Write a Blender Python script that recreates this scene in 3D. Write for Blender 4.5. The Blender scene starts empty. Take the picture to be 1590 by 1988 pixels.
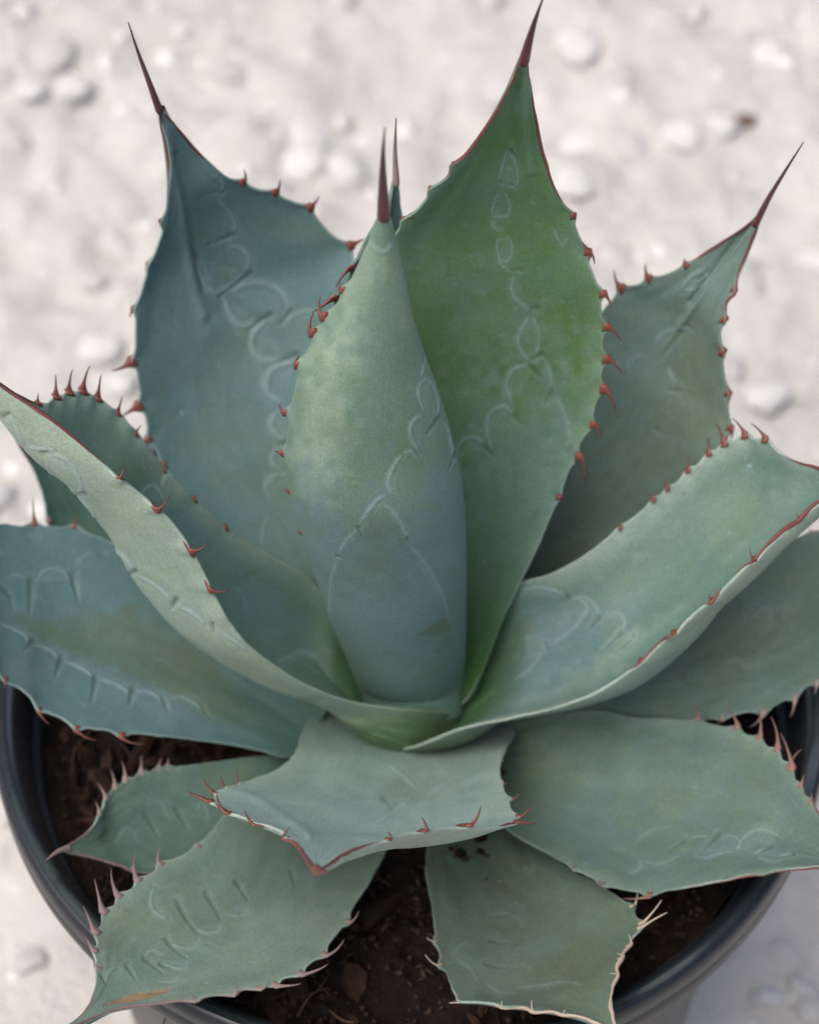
import bpy, math, random
import numpy as np
from mathutils import Vector, Matrix

random.seed(7)
rng = np.random.default_rng(7)
scene = bpy.context.scene
col = scene.collection

# ------------------------------------------------------------------ camera, world, sun
POT_H = 0.245                       # rim height above the ground
PITCH = math.radians(51.78)
DIST = 0.918
FPX = 5000.0                        # focal length in pixels of the 1590 px wide photograph
Fv = np.array([0, math.cos(PITCH), -math.sin(PITCH)])
Uv = np.array([0, math.sin(PITCH), math.cos(PITCH)])
Rv = np.array([1.0, 0, 0])
CAM = np.array([0, 0.0712, POT_H]) - Fv * DIST

cam_d = bpy.data.cameras.new('camera')
cam = bpy.data.objects.new('camera', cam_d)
col.objects.link(cam)
cam.location = CAM
cam.rotation_euler = (math.pi / 2 - PITCH, 0, 0)
cam_d.sensor_fit = 'HORIZONTAL'
cam_d.sensor_width = 24.0
cam_d.lens = FPX / 1590 * 24.0
cam_d.clip_start = 0.02
cam_d.clip_end = 2000
cam_d.dof.use_dof = True
cam_d.dof.focus_distance = 0.765
cam_d.dof.aperture_fstop = 7.1
cam_d.dof.aperture_blades = 7
scene.camera = cam

SUN_DIR = Vector((-0.36, -0.24, 0.90)).normalized()      # towards the sun
world = bpy.data.worlds.new('World')
scene.world = world
world.use_nodes = True
wn = world.node_tree.nodes
wl = world.node_tree.links
bg = wn['Background']
sky = wn.new('ShaderNodeTexSky')
sky.sky_type = 'NISHITA'
sky.sun_disc = False
sky.sun_elevation = math.asin(SUN_DIR.z)
sky.sun_rotation = math.atan2(SUN_DIR.x, SUN_DIR.y) % (2 * math.pi)
sky.air_density = 0.5
sky.dust_density = 3.5
sky.ozone_density = 0.7
wl.new(sky.outputs[0], bg.inputs['Color'])
bg.inputs['Strength'].default_value = 0.105
sun_d = bpy.data.lights.new('sun', 'SUN')
sun_d.energy = 1.5
sun_d.angle = math.radians(65)
sun_d.color = (1.0, 0.91, 0.76)
sun = bpy.data.objects.new('sun', sun_d)
col.objects.link(sun)
sun.location = (-3, -2, 4)
sun.rotation_euler = SUN_DIR.to_track_quat('Z', 'Y').to_euler()

scene.view_settings.view_transform = 'Standard'
scene.view_settings.look = 'None'
scene.view_settings.exposure = 1.0
scene.view_settings.gamma = 1.0
scene.render.engine = 'CYCLES'
scene.cycles.use_denoising = True
scene.cycles.max_bounces = 8


# ------------------------------------------------------------------ helpers
def at(x, y, z):
    """surveyed photo point + its height over the pot rim (m) -> world point"""
    d = Fv + Rv * (x - 795) / FPX + Uv * (994 - y) / FPX
    return CAM + d * ((z + POT_H) - CAM[2]) / d[2]


def proj(P):
    d = P - CAM
    z = d @ Fv
    return np.stack([795 + FPX * (d @ Rv) / z, 994 - FPX * (d @ Uv) / z], -1), z


def tag(o, label=None, cat=None, group=None, kind=None):
    if label: o['label'] = label
    if cat: o['category'] = cat
    if group: o['group'] = group
    if kind: o['kind'] = kind
    return o


def empty(name, loc=(0, 0, 0)):
    o = bpy.data.objects.new(name, None)
    o.location = loc
    o.empty_display_size = 0.02
    col.objects.link(o)
    return o


def mesh_np(name, V, Fq, smooth=True):
    """mesh from numpy verts and a (n,3|4) face array"""
    me = bpy.data.meshes.new(name)
    V = np.asarray(V, np.float32)
    Fq = np.asarray(Fq, np.int32)
    n, k = Fq.shape
    me.vertices.add(len(V)); me.vertices.foreach_set('co', V.ravel())
    me.loops.add(n * k); me.loops.foreach_set('vertex_index', Fq.ravel())
    me.polygons.add(n)
    me.polygons.foreach_set('loop_start', np.arange(n, dtype=np.int32) * k)
    me.polygons.foreach_set('loop_total', np.full(n, k, np.int32))
    if smooth: me.polygons.foreach_set('use_smooth', np.ones(n, bool))
    me.update(calc_edges=True)
    me.validate()
    return me


def mesh_py(name, V, Fs, smooth=True):
    me = bpy.data.meshes.new(name)
    me.from_pydata([tuple(v) for v in V], [], Fs)
    if smooth: me.polygons.foreach_set('use_smooth', np.ones(len(me.polygons), bool))
    me.update()
    return me


def obj(name, me, mat, parent=None):
    o = bpy.data.objects.new(name, me)
    col.objects.link(o)
    if mat and not me.materials: me.materials.append(mat)
    if parent is not None: o.parent = parent
    return o


def norm(a):
    return a / np.maximum(np.linalg.norm(a, axis=-1, keepdims=True), 1e-9)


def catmull(P, n, smooth=0):
    """smooth curve through P, n points evenly spaced by length"""
    P = np.asarray(P, float)
    t = np.r_[0, np.cumsum(np.linalg.norm(np.diff(P, axis=0), axis=1) ** 0.5)]
    Q = np.vstack([2 * P[0] - P[1], P, 2 * P[-1] - P[-2]])
    tt = np.r_[-(t[1] - t[0]), t, 2 * t[-1] - t[-2]]
    out = []
    for i in range(1, len(Q) - 2):
        u = np.linspace(tt[i], tt[i + 1], 24, endpoint=False)[:, None]
        p0, p1, p2, p3 = Q[i - 1:i + 3]; t0, t1, t2, t3 = tt[i - 1:i + 3]
        A1 = (t1 - u) / (t1 - t0) * p0 + (u - t0) / (t1 - t0) * p1
        A2 = (t2 - u) / (t2 - t1) * p1 + (u - t1) / (t2 - t1) * p2
        A3 = (t3 - u) / (t3 - t2) * p2 + (u - t2) / (t3 - t2) * p3
        B1 = (t2 - u) / (t2 - t0) * A1 + (u - t0) / (t2 - t0) * A2
        B2 = (t3 - u) / (t3 - t1) * A2 + (u - t1) / (t3 - t1) * A3
        out.append((t2 - u) / (t2 - t1) * B1 + (u - t1) / (t2 - t1) * B2)
    C = np.vstack(out + [P[-1:]])
    s = np.r_[0, np.cumsum(np.linalg.norm(np.diff(C, axis=0), axis=1))]
    g = np.linspace(0, s[-1], n)
    C = np.stack([np.interp(g, s, C[:, k]) for k in range(C.shape[1])], -1)
    for _ in range(smooth):
        C[1:-1] = 0.25 * C[:-2] + 0.5 * C[1:-1] + 0.25 * C[2:]
    return C


def tube(C, rad, sides=8, flat=None, flat_k=1.0):
    """closed tapered tube along C; flat = direction(s) stretched by flat_k"""
    C = np.asarray(C, float); n = len(C)
    T = norm(np.gradient(C, axis=0))
    if flat is None:
        ref = np.tile(np.array([0.3, 0.2, 1.0]), (n, 1))
    else:
        ref = np.broadcast_to(np.asarray(flat, float), (n, 3))
    A = norm(ref - (ref * T).sum(-1, keepdims=True) * T)
    B = np.cross(T, A)
    k = np.broadcast_to(np.asarray(flat_k, float), (n,))[:, None]
    rad = np.asarray(rad, float)[:, None]
    V = []
    for j in range(sides):
        a = 2 * math.pi * j / sides
        V.append(C + rad * (A * math.cos(a) * k + B * math.sin(a)))
    V = np.stack(V, 1).reshape(-1, 3)
    Fs = []
    for i in range(n - 1):
        for j in range(sides):
            j2 = (j + 1) % sides
            Fs.append((i * sides + j, i * sides + j2, (i + 1) * sides + j2, (i + 1) * sides + j))
    Fs.append(tuple(range(sides - 1, -1, -1)))
    Fs.append(tuple((n - 1) * sides + j for j in range(sides)))
    return V, Fs


def hash2(ix, iy, seed):
    h = (ix.astype(np.int64) * 374761393 + iy.astype(np.int64) * 668265263 + seed * 1442695041) & 0xffffffff
    h = ((h ^ (h >> 13)) * 1274126177) & 0xffffffff
    return ((h ^ (h >> 16)) & 0xffff) / 65535.0


def vnoise(x, y, seed=0):
    ix = np.floor(x); iy = np.floor(y)
    fx = x - ix; fy = y - iy
    fx = fx * fx * fx * (fx * (fx * 6 - 15) + 10); fy = fy * fy * fy * (fy * (fy * 6 - 15) + 10)
    a = hash2(ix, iy, seed); b = hash2(ix + 1, iy, seed)
    c = hash2(ix, iy + 1, seed); d = hash2(ix + 1, iy + 1, seed)
    return (a * (1 - fx) + b * fx) * (1 - fy) + (c * (1 - fx) + d * fx) * fy - 0.5


def fbm(x, y, seed=0, octv=4, gain=0.5):
    r = 0; a = 1.0
    for o in range(octv):
        r = r + a * vnoise(x * 2 ** o, y * 2 ** o, seed + o * 17); a *= gain
    return r


# ------------------------------------------------------------------ materials
class NT:
    def __init__(s, name):
        s.m = bpy.data.materials.new(name); s.m.use_nodes = True
        s.n = s.m.node_tree.nodes; s.l = s.m.node_tree.links
        s.b = s.n['Principled BSDF']; s.out = s.n['Material Output']

    def lk(s, a, b): s.l.new(a, b)

    def attr(s, name):
        a = s.n.new('ShaderNodeAttribute'); a.attribute_name = name; return a

    def coord(s, kind='Object'):
        return s.n.new('ShaderNodeTexCoord').outputs[kind]

    def noise(s, scale, detail=3, rough=0.5, vec=None, mapscale=None, dist=0.0):
        t = s.n.new('ShaderNodeTexNoise')
        t.inputs['Scale'].default_value = scale; t.inputs['Detail'].default_value = detail
        t.inputs['Roughness'].default_value = rough; t.inputs['Distortion'].default_value = dist
        v = vec if vec is not None else s.coord()
        if mapscale:
            mp = s.n.new('ShaderNodeMapping'); mp.inputs['Scale'].default_value = mapscale
            s.lk(v, mp.inputs[0]); v = mp.outputs[0]
        s.lk(v, t.inputs['Vector'])
        return t.outputs['Fac']

    def rng(s, v, a, b, c=0.0, d=1.0):
        r = s.n.new('ShaderNodeMapRange'); r.clamp = True
        s.lk(v, r.inputs[0])
        for i, q in zip((1, 2, 3, 4), (a, b, c, d)): r.inputs[i].default_value = q
        return r.outputs[0]

    def math(s, op, a, b=None, clamp=False):
        m = s.n.new('ShaderNodeMath'); m.operation = op; m.use_clamp = clamp
        for i, q in enumerate((a, b)):
            if q is None: continue
            if isinstance(q, (int, float)): m.inputs[i].default_value = q
            else: s.lk(q, m.inputs[i])
        return m.outputs[0]

    def mix(s, fac, a, b, mode='MIX'):
        m = s.n.new('ShaderNodeMix'); m.data_type = 'RGBA'; m.blend_type = mode
        if isinstance(fac, (int, float)): m.inputs[0].default_value = fac
        else: s.lk(fac, m.inputs[0])
        for i, q in ((6, a), (7, b)):
            if isinstance(q, (tuple, list)): m.inputs[i].default_value = (*q[:3], 1)
            else: s.lk(q, m.inputs[i])
        return m.outputs[2]

    def bump(s, h, strength, dist):
        b = s.n.new('ShaderNodeBump')
        b.inputs['Strength'].default_value = strength; b.inputs['Distance'].default_value = dist
        s.lk(h, b.inputs['Height']); s.lk(b.outputs[0], s.b.inputs['Normal'])

    def set(s, **k):
        for a, v in k.items():
            i = s.b.inputs[a.replace('_', ' ')]
            if hasattr(v, 'links') or hasattr(v, 'is_linked'): s.lk(v, i)
            else: i.default_value = (*v, 1) if isinstance(v, tuple) else v


def leaf_material():
    t = NT('waxy_agave_leaf')
    tone = t.attr('tone').outputs['Fac']
    bloom = t.attr('bloom').outputs['Fac']
    groove = t.attr('groove').outputs['Fac']
    wax = t.attr('wax').outputs['Fac']
    rub = t.attr('rub').outputs['Fac']
    scar = t.attr('scar').outputs['Fac']
    edge = t.attr('edge').outputs['Fac']
    green_shade = t.attr('green_shade').outputs['Fac']
    pale = t.attr('pale').outputs['Fac']
    lip_light = t.attr('lip_light').outputs['Fac']
    olive = t.attr('olive').outputs['Fac']
    uv = t.attr('leafuv').outputs['Vector']
    n1 = t.noise(34, 4, 0.55)
    n2 = t.noise(260, 3, 0.6)
    n3 = t.noise(1300, 4, 0.75)
    fib = t.noise(1.0, 4, 0.65, uv, (95, 2.6, 1))
    n4 = t.noise(110, 4, 0.6)
    g = t.math('ADD', tone, t.rng(n1, 0.3, 0.7, -0.15, 0.15))
    g = t.math('ADD', g, t.rng(fib, 0.3, 0.7, -0.16, 0.16))
    g = t.math('ADD', g, t.rng(n4, 0.3, 0.7, -0.12, 0.12))
    g = t.math('SUBTRACT', g, wax, True)
    c = t.mix(g, (0.064, 0.134, 0.150), (0.060, 0.138, 0.036))
    # dull olive cast where the bloom is thin
    c = t.mix(t.math('MULTIPLY', t.rng(n1, 0.48, 0.75), 0.28), c, (0.105, 0.128, 0.07))
    c = t.mix(t.math('MULTIPLY', olive, t.rng(n4, 0.3, 0.7, 0.6, 1.0)), c, (0.104, 0.122, 0.085))
    sx = t.n.new('ShaderNodeSeparateXYZ'); t.lk(uv, sx.inputs[0])
    under = t.math('GREATER_THAN', sx.outputs[0], 2.5)
    patch = t.noise(48, 6, 0.62, dist=0.6)
    c = t.mix(t.math('MULTIPLY', pale, t.math('ADD', t.rng(patch, 0.35, 0.68, 0.72, 1.12), t.rng(fib, 0.3, 0.7, -0.15, 0.15))), c, t.mix(under, (0.30, 0.395, 0.355), (0.37, 0.435, 0.325)))
    c = t.mix(rub, c, (0.075, 0.098, 0.05))
    c = t.mix(green_shade, c, (0.018, 0.062, 0.010))  # waxless deep green of the bases, darkened further to carry throat shade
    cloud = t.noise(26, 8, 0.68, dist=0.4)
    c = t.mix(t.math('MULTIPLY', t.rng(cloud, 0.46, 0.72), t.math('SUBTRACT', 0.30, t.math('MULTIPLY', green_shade, 0.35), True)), c, (0.165, 0.245, 0.255))
    c = t.mix(t.math('MULTIPLY', lip_light, t.rng(n4, 0.25, 0.7, 0.25, 0.75)), c, (0.29, 0.36, 0.31))  # light caught by the outward-curved margin, painted as a pale band
    # water spots and dust flecks
    spots = t.math('MULTIPLY', t.rng(n2, 0.62, 0.75), 0.22)
    c = t.mix(spots, c, (0.24, 0.30, 0.28))
    c = t.mix(t.math('MULTIPLY', bloom, 0.5), c, (0.27, 0.37, 0.40))
    c = t.mix(t.math('MULTIPLY', groove, 0.52), c, (0.035, 0.055, 0.025))
    c = t.mix(scar, c, t.mix(n2, (0.10, 0.06, 0.03), (0.30, 0.22, 0.13)))
    c = t.mix(t.math('MULTIPLY', edge, 0.5), c, (0.34, 0.42, 0.38))
    grain = t.rng(n3, 0.3, 0.7, 0.76, 1.24)
    gr = t.n.new('ShaderNodeCombineColor')
    for i in range(3): t.lk(grain, gr.inputs[i])
    c = t.mix(1.0, c, gr.outputs[0], 'MULTIPLY')
    t.set(Base_Color=c, Roughness=t.rng(n1, 0.3, 0.7, 0.46, 0.58), Specular_IOR_Level=0.42,
          Sheen_Weight=0.05, Sheen_Roughness=0.5)
    t.b.inputs['Sheen Tint'].default_value = (0.75, 0.9, 1.0, 1)
    h = t.math('ADD', t.math('MULTIPLY', n3, 0.35), t.math('ADD', t.math('MULTIPLY', n2, 0.5), t.math('MULTIPLY', fib, 0.6)))
    t.bump(h, 0.35, 0.0005)
    return t.m


def spine_material(name, base, tip, rough=0.45):
    t = NT(name)
    a = t.attr('along').outputs['Fac']
    n = t.noise(420, 3, 0.6)
    f = t.math('ADD', a, t.rng(n, 0.3, 0.7, -0.15, 0.15), True)
    c = t.mix(f, base, tip)
    t.set(Base_Color=c, Roughness=rough, Specular_IOR_Level=0.45)
    t.bump(n, 0.3, 0.0004)
    return t.m


M_LEAF = leaf_material()
M_TOOTH = spine_material('red_horn_tooth', (0.155, 0.046, 0.032), (0.055, 0.017, 0.018))
M_TOOTH_OLD = spine_material('weathered_horn_tooth', (0.24, 0.18, 0.165), (0.12, 0.085, 0.08), 0.7)
M_TOOTH_DRY = spine_material('dry_bleached_tooth', (0.34, 0.27, 0.21), (0.42, 0.36, 0.30), 0.75)
M_SPINE = spine_material('dark_horn_spine', (0.085, 0.024, 0.024), (0.032, 0.022, 0.026), 0.35)
M_STRIP = spine_material('red_horn_margin', (0.16, 0.05, 0.042), (0.10, 0.03, 0.03), 0.45)
M_STRIP_OLD = spine_material('bleached_margin', (0.32, 0.25, 0.20), (0.38, 0.31, 0.26), 0.7)


def plastic_material(name='black_nursery_plastic', spec=0.4, ior=1.48, dust=0.55, ra=0.3, rb=0.45):
    t = NT(name)
    n = t.noise(900, 3, 0.7)
    d = t.noise(14, 4, 0.6)
    scr = t.noise(1.0, 2, 0.6, None, (40, 40, 900))
    c = t.mix(t.rng(d, 0.4, 0.75, 0.0, 0.5), (0.008, 0.011, 0.017), (0.024, 0.025, 0.027))
    c = t.mix(t.rng(n, 0.66, 0.78, 0, dust), c, (0.20, 0.18, 0.16))
    t.set(Base_Color=c, Roughness=t.rng(d, 0.3, 0.7, ra, rb), Specular_IOR_Level=spec, IOR=ior)
    t.bump(t.math('ADD', n, t.math('MULTIPLY', scr, 0.6)), 0.12, 0.0005)
    return t.m


def soil_material():
    t = NT('dark_potting_soil')
    n = t.noise(160, 5, 0.65); n2 = t.noise(700, 3, 0.6)
    c = t.mix(t.rng(n, 0.35, 0.7), (0.003, 0.002, 0.0015), (0.016, 0.008, 0.005))
    c = t.mix(t.rng(n2, 0.68, 0.8, 0, 0.6), c, (0.16, 0.09, 0.05))
    t.set(Base_Color=c, Roughness=0.9, Specular_IOR_Level=0.25)
    t.bump(t.math('ADD', n, t.math('MULTIPLY', n2, 0.5)), 0.7, 0.003)
    return t.m


def bark_material():
    t = NT('bark_chip')
    oi = t.n.new('ShaderNodeObjectInfo')
    n = t.noise(1.0, 4, 0.65, None, (90, 400, 400))
    base = t.mix(t.rng(oi.outputs['Random'], 0.0, 1.0), (0.004, 0.0026, 0.002), (0.034, 0.0145, 0.0075))
    c = t.mix(t.rng(n, 0.45, 0.75, 0, 0.45), base, (0.08, 0.04, 0.022))
    t.set(Base_Color=c, Roughness=0.8, Specular_IOR_Level=0.3)
    t.bump(n, 0.8, 0.0015)
    return t.m


def fibre_material():
    t = NT('tan_fibre')
    oi = t.n.new('ShaderNodeObjectInfo')
    c = t.mix(oi.outputs['Random'], (0.03, 0.015, 0.008), (0.12, 0.06, 0.03))
    t.set(Base_Color=c, Roughness=0.8)
    return t.m


def ground_material():
    t = NT('pale_crushed_limestone')
    n = t.noise(5, 5, 0.6); n2 = t.noise(70, 5, 0.65); n3 = t.noise(420, 3, 0.7); n4 = t.noise(19, 4, 0.6)
    c = t.mix(t.rng(n, 0.35, 0.68), (0.50, 0.49, 0.47), (0.63, 0.624, 0.608))
    c = t.mix(t.rng(n4, 0.52, 0.75, 0, 0.45), c, (0.50, 0.465, 0.42))
    c = t.mix(t.rng(n2, 0.56, 0.72, 0, 0.5), c, (0.72, 0.72, 0.70))
    c = t.mix(t.rng(n3, 0.62, 0.75, 0, 0.4), c, (0.48, 0.46, 0.44))
    t.set(Base_Color=c, Roughness=0.95, Specular_IOR_Level=0.2)
    t.bump(t.math('ADD', n2, t.math('MULTIPLY', n3, 0.45)), 0.8, 0.008)
    return t.m


def stone_material(name, a, b):
    t = NT(name)
    oi = t.n.new('ShaderNodeObjectInfo')
    n = t.noise(60, 5, 0.65); n2 = t.noise(350, 3, 0.6)
    c = t.mix(t.rng(n, 0.3, 0.7), a, b)
    c = t.mix(t.rng(oi.outputs['Random'], 0, 1, 0, 0.3), c, (0.66, 0.66, 0.67))
    c = t.mix(t.rng(n2, 0.62, 0.8, 0, 0.3), c, (0.55, 0.51, 0.48))
    t.set(Base_Color=c, Roughness=0.9, Specular_IOR_Level=0.25)
    t.bump(t.math('ADD', n, t.math('MULTIPLY', n2, 0.4)), 0.6, 0.003)
    return t.m


M_POT = plastic_material()
M_POT_GLOSS = plastic_material('polished_black_plastic', 1.0, 2.2, 0.2, 0.2, 0.32)
M_SOIL = soil_material()
M_BARK = bark_material()
M_FIBRE = fibre_material()


def crumb_material():
    t = NT('bark_crumbs')
    n = t.noise(230, 2, 0.5); n2 = t.noise(900, 2, 0.5)
    c = t.mix(t.rng(n, 0.3, 0.72), (0.004, 0.0025, 0.002), (0.055, 0.026, 0.013))
    c = t.mix(t.rng(n2, 0.66, 0.74, 0, 0.7), c, (0.13, 0.075, 0.04))
    t.set(Base_Color=c, Roughness=0.85)
    return t.m


M_CRUMB = crumb_material()
M_GROUND = ground_material()
M_STONE = stone_material('white_limestone', (0.74, 0.74, 0.73), (0.82, 0.82, 0.81))
M_STONE_GREY = stone_material('grey_limestone', (0.55, 0.545, 0.53), (0.70, 0.695, 0.675))
M_STONE_BROWN = stone_material('brown_pebble', (0.13, 0.085, 0.06), (0.22, 0.15, 0.11))

# ------------------------------------------------------------------ ground
g1 = np.linspace(-1.0, 1.0, 360)
far = np.array([1.06, 1.2, 1.5, 2.2, 3.5, 6, 10, 18, 40, 100, 300, 800])
gx = np.r_[-far[::-1], g1, far]
gy = np.r_[-far[::-1], g1, far] + 0.45
GX, GY = np.meshgrid(gx, gy)


def ground_z(x, y):
    x = np.asarray(x, float); y = np.asarray(y, float)
    z = 0.014 * fbm(x * 6, y * 6, 3, 3) + 0.0105 * fbm(x * 34, y * 34, 11, 4, 0.55)
    r = np.hypot(x, y)
    k = np.clip((r - 0.12) / 0.08, 0, 1) * np.clip((1.0 - np.maximum(np.abs(x), np.abs(y - 0.45))) / 0.25, 0, 1)
    return z * k - 0.004


GZ = ground_z(GX, GY)
V = np.stack([GX, GY, GZ], -1).reshape(-1, 3)
nx = len(gx); ny = len(gy)
ii = (np.arange(ny - 1)[:, None] * nx + np.arange(nx - 1)[None]).ravel()
ground = obj('ground', mesh_np('ground', V, np.stack([ii, ii + 1, ii + nx + 1, ii + nx], -1)), M_GROUND)
tag(ground, 'pale crushed limestone ground under the pot', 'ground', kind='structure')

# ------------------------------------------------------------------ pot
def lathe(profile, seg=160):
    V = []; Fs = []
    n = len(profile)
    for j in range(seg):
        a = 2 * math.pi * j / seg
        for r, z in profile: V.append((r * math.cos(a), r * math.sin(a), z))
    for j in range(seg):
        k = (j + 1) % seg
        for i in range(n - 1):
            Fs.append((j * n + i, k * n + i, k * n + i + 1, j * n + i + 1))
    return V, Fs


pot = empty('plant_pot')
tag(pot, 'round black plastic nursery pot holding the agave', 'plant pot')
H = POT_H
body_prof = [(0.001, 0.004), (0.09, 0.004), (0.104, 0.001), (0.107, 0.004), (0.1085, 0.012), (0.1215, H - 0.06), (0.1235, H - 0.045),
             (0.1262, H - 0.044), (0.1275, H - 0.040), (0.1305, H - 0.021), (0.1290, H - 0.0205), (0.1265, H - 0.030), (0.1245, H - 0.05), (0.107, 0.02), (0.104, 0.01), (0.001, 0.01)]
obj('body', mesh_py('pot_body', *lathe(body_prof)), M_POT, pot)
rp = [(0.1262, H - 0.034), (0.1278, H - 0.0255), (0.1282, H - 0.0245), (0.1297, H - 0.0235), (0.1300, H - 0.0225)]
for k in range(13):      # rounded inner lip curling up to the crest
    a = k / 12 * math.pi / 2
    rp.append((0.1392 - 0.0090 * math.cos(a), H - 0.0004 - 0.0205 * (1 - math.sin(a))))
rp += [(0.1400, H), (0.1408, H - 0.0003), (0.1415, H - 0.0012), (0.1420, H - 0.004), (0.1421, H - 0.0085),
       (0.1415, H - 0.0095), (0.1412, H - 0.0105), (0.1416, H - 0.0115), (0.1418, H - 0.0165), (0.1412, H - 0.0188), (0.1398, H - 0.0195), (0.1330, H - 0.0195), (0.1315, H - 0.020)]
cut = next(k for k, p in enumerate(rp) if p[0] >= 0.1400)
obj('rim_lip', mesh_py('pot_rim_lip', *lathe(rp[:cut + 1], 220)), M_POT_GLOSS, pot)
obj('rim', mesh_py('pot_rim', *lathe(rp[cut:], 220)), M_POT, pot)

# ------------------------------------------------------------------ potting soil
SOIL_Z = POT_H - 0.030
nr, na = 70, 220
rr = np.linspace(0.0005, 0.1268, nr); aa = np.linspace(0, 2 * math.pi, na, endpoint=False)
RR, AA = np.meshgrid(rr, aa, indexing='ij')


def soil_z(x, y):
    return SOIL_Z + 0.009 * fbm(x * 45, y * 45, 5, 3) + 0.005 * fbm(x * 190, y * 190, 23, 3, 0.7)


SX = RR * np.cos(AA); SY = RR * np.sin(AA)
V = np.stack([SX, SY, soil_z(SX, SY)], -1).reshape(-1, 3)
i0 = (np.arange(nr - 1)[:, None] * na + np.arange(na)[None]).ravel()
i1 = (np.arange(nr - 1)[:, None] * na + (np.arange(na)[None] + 1) % na).ravel()
soil = obj('potting_soil', mesh_np('potting_soil', V, np.stack([i0, i0 + na, i1 + na, i1], -1)), M_SOIL)
tag(soil, 'dark brown bark potting mix filling the black pot', 'soil')


def chip_mesh(seed, l, w, h):
    r = random.Random(seed)
    n = 7
    pts = []
    for k in range(n):
        a = 2 * math.pi * k / n
        q = 0.75 + 0.45 * r.random()
        pts.append((l * math.cos(a) * q, w * math.sin(a) * q))
    V = [(x, y, -h * (0.5 + 0.4 * r.random())) for x, y in pts] + [(x * 0.86, y * 0.86, h * (0.3 + 0.7 * r.random())) for x, y in pts]
    V += [(l * 0.1 * (r.random() - .5), 0, h * (0.7 + 0.6 * r.random())), (0, 0, -h)]
    Fs = []
    for k in range(n):
        k2 = (k + 1) % n
        Fs += [(k, k2, n + k2, n + k), (n + k, n + k2, 2 * n), (k2, k, 2 * n + 1)]
    return mesh_py('bark_chip', V, Fs, smooth=False)


chips = [chip_mesh(s, random.uniform(0.007, 0.017), random.uniform(0.002, 0.0048), random.uniform(0.0010, 0.0032)) for s in range(16)]
for k in range(295):
    a = random.uniform(0, 2 * math.pi)
    rd = 0.121 * math.sqrt(random.uniform(0.12, 1.0))
    x, y = rd * math.cos(a), rd * math.sin(a)
    if 0.0 < x < 0.065 and -0.105 < y < -0.03: x, y = x - 0.09, y - 0.01
    o = obj('bark_chip', chips[k % 16], M_BARK, soil)
    s = random.uniform(0.5, 1.35) if rd < 0.112 else random.uniform(0.35, 0.6)
    o.location = (x, y, float(soil_z(np.array(x), np.array(y))) + random.uniform(0.000, 0.003))
    o.rotation_euler = (random.gauss(0, 0.55), random.gauss(0, 0.55), random.uniform(0, 6.28))
    o.scale = (s, s, s)


def fibre_mesh(seed):
    r = random.Random(seed)
    L = r.uniform(0.012, 0.034)
    P = [(-L / 2, 0, 0), (-L / 6, r.gauss(0, L * .05), r.uniform(0, L * .08)), (L / 6, r.gauss(0, L * .05), r.uniform(0, L * .08)), (L / 2, r.gauss(0, L * .1), 0)]
    C = catmull(P, 9)
    return mesh_py('fibre', *tube(C, np.linspace(0.00035, 0.00018, 9) * r.uniform(0.6, 1.6), 4))


fibs = [fibre_mesh(s) for s in range(14)]
for k in range(90):
    a = random.uniform(0, 2 * math.pi)
    rd = 0.116 * math.sqrt(random.uniform(0.2, 1.0))
    x, y = rd * math.cos(a), rd * math.sin(a)
    if 0.0 < x < 0.065 and -0.115 < y < -0.03: x, y = x - 0.085, y - 0.01
    o = obj('fibre', fibs[k % 14], M_FIBRE, soil)
    o.location = (x, y, float(soil_z(np.array(x), np.array(y))) + random.uniform(0.001, 0.004))
    o.rotation_euler = (random.gauss(0, 0.2), random.gauss(0, 0.25), random.uniform(0, 6.28))

# crumbs of bark and grit between the chips, too many to count
N = 3000
ra = rng.uniform(0, 2 * math.pi, N); rd = 0.1225 * np.sqrt(rng.random(N))
cx, cy = rd * np.cos(ra), rd * np.sin(ra)
cb = np.array([(1, .2, -.4), (-.6, .7, -.3), (-.5, -.8, -.5), (.2, -.1, .6), (-.1, .5, .45)])
cf = np.array([(0, 1, 4), (0, 4, 3), (1, 2, 4), (2, 3, 4), (2, 0, 3), (0, 2, 1)])
q = rng.normal(size=(N, 4)); q /= np.linalg.norm(q, axis=1, keepdims=True)
w_, x_, y_, z_ = q.T
RM = np.stack([1 - 2 * (y_**2 + z_**2), 2 * (x_*y_ - z_*w_), 2 * (x_*z_ + y_*w_), 2 * (x_*y_ + z_*w_), 1 - 2 * (x_**2 + z_**2), 2 * (y_*z_ - x_*w_), 2 * (x_*z_ - y_*w_), 2 * (y_*z_ + x_*w_), 1 - 2 * (x_**2 + y_**2)], -1).reshape(N, 3, 3)
sc = np.stack([0.0009 + 0.0034 * rng.random(N) ** 2, 0.0006 + 0.0012 * rng.random(N), 0.0006 + 0.001 * rng.random(N)], -1)
CV = np.einsum('nij,nkj->nki', RM, cb[None] * sc[:, None]) + np.stack([cx, cy, soil_z(cx, cy) + 0.0008], -1)[:, None]
crumb = obj('bark_crumbs', mesh_np('bark_crumbs', CV.reshape(-1, 3), (cf[None] + 5 * np.arange(N)[:, None, None]).reshape(-1, 3), False), M_CRUMB, soil)
crumb['kind'] = 'stuff'

# ------------------------------------------------------------------ agave
plant = empty('agave_plant', (0, 0, SOIL_Z))
tag(plant, 'blue-green agave rosette with toothed leaves growing in the black pot', 'agave')
PLANT_ORG = np.array([0, 0, SOIL_Z])


def add_attr(me, name, arr):
    a = me.attributes.new(name, 'FLOAT', 'POINT')
    a.data.foreach_set('value', np.ascontiguousarray(arr, np.float32))


def seg_dist(px, A, B):
    d = B - A
    L2 = max(float(d @ d), 1e-6)
    t = np.clip(((px - A) @ d) / L2, 0, 1)
    return np.linalg.norm(px - (A + t[:, None] * d), axis=1), t


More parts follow.
